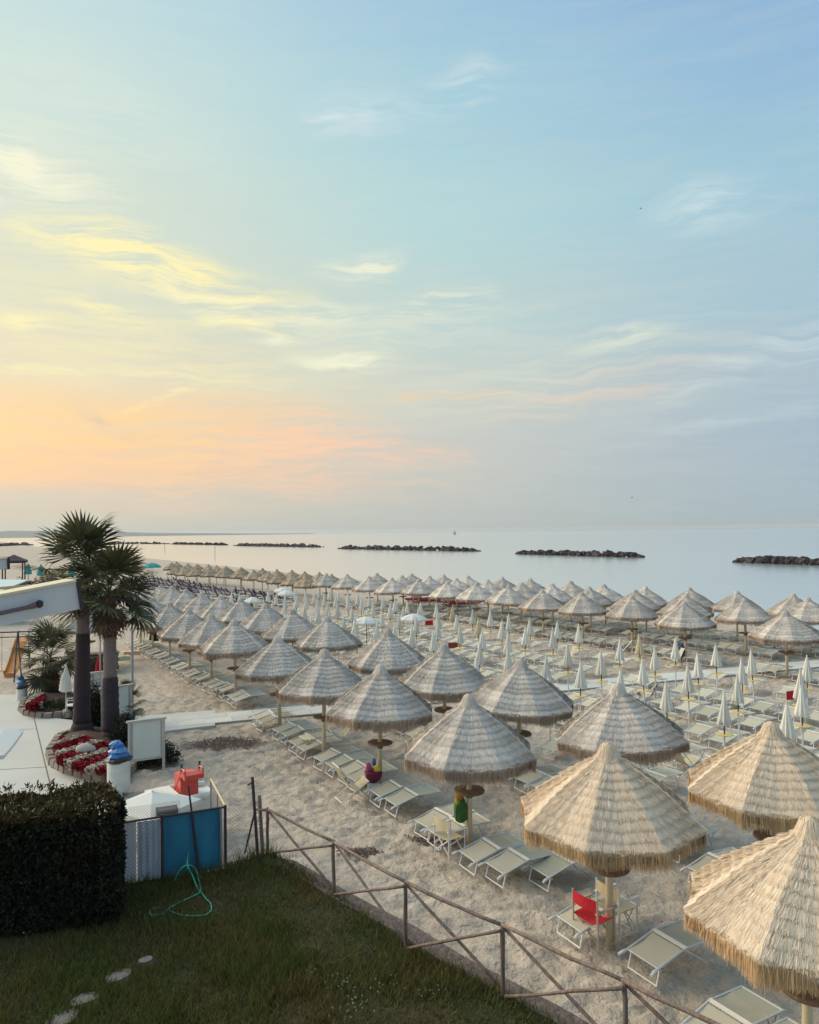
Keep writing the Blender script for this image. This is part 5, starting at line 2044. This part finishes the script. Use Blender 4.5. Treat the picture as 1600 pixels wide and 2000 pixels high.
def reef(x0, x1, y0, y1, label, parts, n, sz):
    a, b = at(x0, y0, SEA_Z), at(x1, y1, SEA_Z)
    o = thing('breakwater', label, 'breakwater', a)
    d = b - a
    w = Vector((-d.y, d.x, 0)).normalized()
    mb = MB()
    for i in range(n):
        f = (i + random.random()) / n
        e = min(1, min(f, 1 - f) * 9 + .25)
        lay = random.random()
        c = d * f + w * random.uniform(-1.6, 1.6) * (1.1 - lay * .7) * sz + Vector((0, 0, lay * 1.15 * sz * e - .15))
        s = sz * random.uniform(.55, 1.1) * (.7 + .3 * e)
        rot = (random.uniform(-.5, .5), random.uniform(-.5, .5), random.uniform(0, 6.28))
        if parts:
            link('rock', RME[i % 5], o, c, 0, rot, (s * 1.15, s, s))
        else:
            from mathutils import Euler
            M_ = Matrix.Translation(c) @ Euler(rot).to_matrix().to_4x4() @ Matrix.Diagonal((s * 1.3, s, s, 1))
            k = len(mb.v)
            me = RME[i % 5]
            mb.v += [tuple(M_ @ q.co) for q in me.vertices]
            mb.f += [tuple(k + j for j in p.vertices) for p in me.polygons]
    if not parts:
        stuff(mb.build('rocks', ROCK, o))
    return o


reef(1432, 1720, 1098, 1107, 'nearest rock breakwater at the right edge of the sea', True, 130, 1.0)
reef(1010, 1258, 1082, 1089, 'second rock breakwater, right of the middle of the sea', True, 150, 1.0)
reef(664, 936, 1072, 1077, 'long low rock breakwater in the middle of the sea', False, 190, 1.15)
reef(460, 626, 1066, 1069, 'low rock breakwater left of the middle with a marker post', False, 150, 1.2)
reef(336, 444, 1063, 1065, 'far rock breakwater, third from the left', False, 130, 1.2)
reef(170, 328, 1062, 1062.5, 'farthest rock breakwater behind the palm crowns', False, 150, 1.2)
reef(-60, 60, 1071, 1065, 'rock groyne on the shore at the far left', False, 130, 1.8)
for x, y, h, lab in ((605, 1069, 2.4, 'thin marker post on the rock breakwater left of the middle'), (349, 1064, 2.4, 'thin marker post on a far breakwater'), (420, 1089, 3.2, 'thin stake standing in the shallow sea right of the palms'), (322, 1078, 3.2, 'thin stake standing in the shallow sea by the palm crown')):
    q = at(x, y, SEA_Z)
    o = thing('marker_post', lab, 'marker', q)
    MB().tube([(0, 0, -1), (0, 0, h)], .09, 6).build('stake', mat('stake_grey', (.30, .28, .27), .9), o)
    MB().box((0, 0, h), (.3, .3, .22)).build('topmark', mat('stake_grey', (.30, .28, .27), .9), o)
# sailing boat on the horizon
q = at_depth(888, 1038.4, 1800)
o = thing('sailing_boat', 'tiny sailing boat on the horizon in the middle of the sea', 'boat', (q.x, q.y, SEA_Z))
MB().hexa([(-3.2, -.8, -.2), (3.6, -.3, -.2), (3.6, .3, -.2), (-3.2, .8, -.2), (-3.5, -1.1, 1), (4.6, -.2, 1.2), (4.6, .2, 1.2), (-3.5, 1.1, 1)]).build('hull', mat('boat_grey', (.20, .22, .24), .6), o)
MB().tube([(.6, 0, .8), (.6, 0, 10)], .12, 6).build('mast', mat('boat_grey', (.20, .22, .24), .6), o)
MB().tri((.5, 0, 9.6), (.5, 0, 1.9), (-3, .15, 1.9)).tri((.8, 0, 8.6), (.8, 0, 1.7), (3.8, -.1, 1.5)).build('sail', mat('sail_grey', (.30, .32, .34), .8), o)
# gulls
for (x, y), lab in (((1252, 407), 'small dark bird high in the sky on the right'), ((1235, 972), 'small bird flying low over the horizon on the right')):
    q = at_depth(x, y, 70)
    o = thing('gull', lab, 'bird', q, R(30))
    o.scale = (.55, .55, .55)
    GM = mat('gull_grey', (.16, .15, .15), .8)
    lump((0, 0, 0), (.08, .20, .06), 2, 8, 5).build('body', GM, o)
    for s in (-1, 1):
        MB().hexa([(s * .04, -.07, 0), (s * .26, -.05, .10), (s * .26, .06, .10), (s * .04, .07, 0), (s * .04, -.07, .015), (s * .26, -.05, .112), (s * .26, .06, .112), (s * .04, .07, .015)]).build('wing', GM, o)

# ------------------------------------------------------------------ red rescue boats under the seaward umbrellas
for x, y, lab, w in ((830, 1176, 'red and white beach rowing float under the seaward umbrellas', 4.0), (900, 1182, 'long dark red boat drawn up under the seaward umbrellas', 4.6)):
    q = at(x, y)
    o = thing('rescue_float', lab, 'boat', q, R(28))
    RM = mat('float_red', (.34, .03, .045), .5, .3, 2)
    for s in (-1, 1):
        MB().tube([(-w / 2, s * .5, .42), (-w / 2 + .5, s * .5, .28), (w / 2 - .5, s * .5, .28), (w / 2, s * .5, .44)], [.06, .2, .2, .06], 8).build('float', RM, o)
    for xx in (-w * .25, 0, w * .25):
        MB().box((xx, 0, .5), (.5, 1.2, .06)).build('bench', RM if xx else WHT, o)
    MB().box((-w * .2, 0, .85), (.9, .05, .6)).build('board', WHT, o)
    for xx in (-w * .2 - .4, -w * .2 + .4):
        MB().box((xx, 0, .6), (.05, .05, 1.1)).build('upright', RM, o)

# ------------------------------------------------------------------ navy loungers of the far resort
NAV = mat('navy_cloth', (.022, .022, .075), .85, rnd=.35)
NW = mat('white_rail', (.62, .62, .64), .6)
b = MB()
b.box((0, 0, .34), (1.5, .62, .06))
b.hexa([(-.75, -.31, .36), (-.68, -.31, .34), (-.68, .31, .34), (-.75, .31, .36), (-1.05, -.31, .92), (-.99, -.31, .95), (-.99, .31, .95), (-1.05, .31, .92)])
nb = b.mesh('navy', NAV)
b = MB()
for x in (-.6, .6):
    for y in (-.28, .28):
        b.box((x, y, .16), (.04, .04, .32))
b.box((.55, 0, .385), (.5, .64, .03))
nf_ = b.mesh('navyframe', NW)
NJ = joined([nb, nf_], 'navy_lounger')
cnt = 0
for s_ in np.arange(14.5, 30, 1.7):
    for t_ in np.arange(66, 122, 2.05):
        if s_ > 29.5 - (t_ - 66) * .06 or (s_ < 17.5 and t_ < 74):
            continue
        p = st(s_ + random.uniform(-.3, .3), t_ + random.uniform(-.3, .3))
        px = 800 + p.x / p.y * FPX
        if not 250 < px < 560 or cnt >= 240:
            continue
        cnt += 1
        o = link('navy_lounger', NJ, None, p, R(30) + random.uniform(-.15, .15), scale=(.85, .85, .85))
        tag(o, 'navy blue lounger with upright back in the distant field below the tan umbrellas', 'sun lounger', 'distant navy loungers')

# ------------------------------------------------------------------ far left: next resort
TQ = mat('turquoise_canvas', (.05, .38, .36), .8, .2, 3, transm=.2)
q = at(297, 1106, 2.0)
open_parasol(q, 1.55, 2.6, TQ, 'turquoise open parasol right of the palm crowns', drop=.7)
for (x, y), lab in (((55, 1140), 'turquoise closed parasol left of three behind the bushes'), ((80, 1143), 'turquoise closed parasol in the middle of three behind the palms'), ((140, 1146), 'turquoise closed parasol right of three behind the palms')):
    q = at(x, y)
    o = thing('turquoise_parasol', lab, 'parasol', q)
    MB().lathe([(.05, 3.0), (.3, 2.6), (.55, 1.6), (.5, 1.4)], 10, wob=.1).build('canopy', TQ, o)
    MB().tube([(0, 0, 0), (0, 0, 3.1)], .05, 6).build('pole', PDK, o)
q = at(27, 1160)
o = thing('dark_pavilion', 'small dark pavilion with a pitched roof at the far left', 'pavilion', q, R(20))
PVM = mat('pavilion_dark', (.06, .045, .055), .8)
hh = at_depth(27, 1083, q.y).z
for x in (-1.1, 1.1):
    for y in (-1.1, 1.1):
        MB().box((x, y, hh / 2 - .3), (.14, .14, hh - .6)).build('post', PVM, o)
b = MB()
c_ = [(-1.4, -1.4, hh - .75), (1.4, -1.4, hh - .75), (1.4, 1.4, hh - .75), (-1.4, 1.4, hh - .75)]
for k in range(4):
    b.tri(c_[k], c_[(k + 1) % 4], (0, 0, hh))
    a_, d_ = c_[k], c_[(k + 1) % 4]
    b.quad((a_[0], a_[1], a_[2] - .3), (d_[0], d_[1], d_[2] - .3), d_, a_)
b.build('roof', PVM, o)
DTB = mat('far_bush_leaf', (0.022, 0.036, 0.034), 0.7, 0.6, 1, island=.5, spec=.1)
for (x, y, rx, rz_), lab in (((40, 1172, 2.4, 2.3), 'dark blue green shrub at the far left below the pavilion'), ((75, 1165, 2.2, 2.0), 'dark shrub right of the pavilion behind the awning arm'), ((112, 1160, 2.6, 1.5), 'dark low shrub behind the trunks of the tall palms')):
    bush('far_shrub', lab, 'shrub', at(x, y), (rx, 1.6, rz_), 2600, .28, DTB, int(x))
q = at(-30, 1215)
o = thing('beach_hut', 'pale hut roof with a yellow edge at the far left', 'hut', q, R(-18))
MB().box((0, 0, 1.15), (4.6, 3.4, 2.3)).build('wall', mat('hut_wall', (.55, .56, .52), .8), o)
MB().hexa([(-2.6, -2, 2.3), (2.6, -2, 2.3), (2.6, 2, 3.3), (-2.6, 2, 3.3), (-2.6, -2, 2.4), (2.6, -2, 2.4), (2.6, 2, 3.4), (-2.6, 2, 3.4)]).build('roof', mat('hut_roof', (.45, .58, .58), .7), o)
MB().box((2.66, 0, 2.9), (.1, 4.1, .22)).build('eave_board', mat('hut_edge', (.55, .45, .24), .7), o)
# ------------------------------------------------------------------ brown weed patches on the sand
WEED = mat('beach_weed', (.31, .235, .19), .95, island=.35)
for (x, y, rx, ry, n), lab in (((438, 1450, 1.25, .8, 5500), 'brown patch of dry weed on the sand left of the loungers'), ((705, 1658, .42, .25, 1000), 'small brown patch of weed on the sand beyond the rustic fence'),
                               ((850, 1632, .55, .25, 900), 'scattered brown weed around the legs of the director chair')):
    c = at(x, y)
    rg = np.random.default_rng(x)
    a, r = rg.uniform(0, 2 * PI, n), np.sqrt(rg.random(n)) * (1 + .25 * np.sin(rg.uniform(0, 6.28, n) * 2))
    hole = rg.random(n) < .85
    P_ = np.stack([np.cos(a) * r * rx, np.sin(a) * r * ry, np.zeros(n)], -1)
    P_[:, :2] += rg.normal(0, .06, (n, 2))
    X_, Y_ = P_[:, 0] + c.x, P_[:, 1] + c.y
    P_[:, 2] = sand_height(X_ * U.x + Y_ * U.y, X_ * V.x + Y_ * V.y) + .012
    V_, F_ = leaf_cloud(P_, np.tile([0, 0, .05], (n, 1)), .06, rg, .6)
    V_[:, 2] = np.clip(V_[:, 2], None, .06)
    o = stuff(link('dry_weed', np_mesh('dry_weed', V_, F_, WEED), None, c))
    tag(o, lab, 'weed')

# ------------------------------------------------------------------ sea air
def build_haze():
    m = bpy.data.materials.new('sea_air')
    m.use_nodes = True
    nt = m.node_tree
    nt.nodes.clear()
    out = nt.nodes.new('ShaderNodeOutputMaterial')
    pv = nt.nodes.new('ShaderNodeVolumePrincipled')
    pv.inputs['Color'].default_value = (0.80, 0.86, 0.90, 1)
    pv.inputs['Density'].default_value = HAZE
    pv.inputs['Anisotropy'].default_value = 0.2
    nt.links.new(pv.outputs[0], out.inputs['Volume'])
    c = st(0, 0)
    mb = MB().box((0, 0, 49), (64000, 64000, 102))
    o = mb.build('haze', m)
    stuff(o)


HAZE = 7e-5
build_haze()
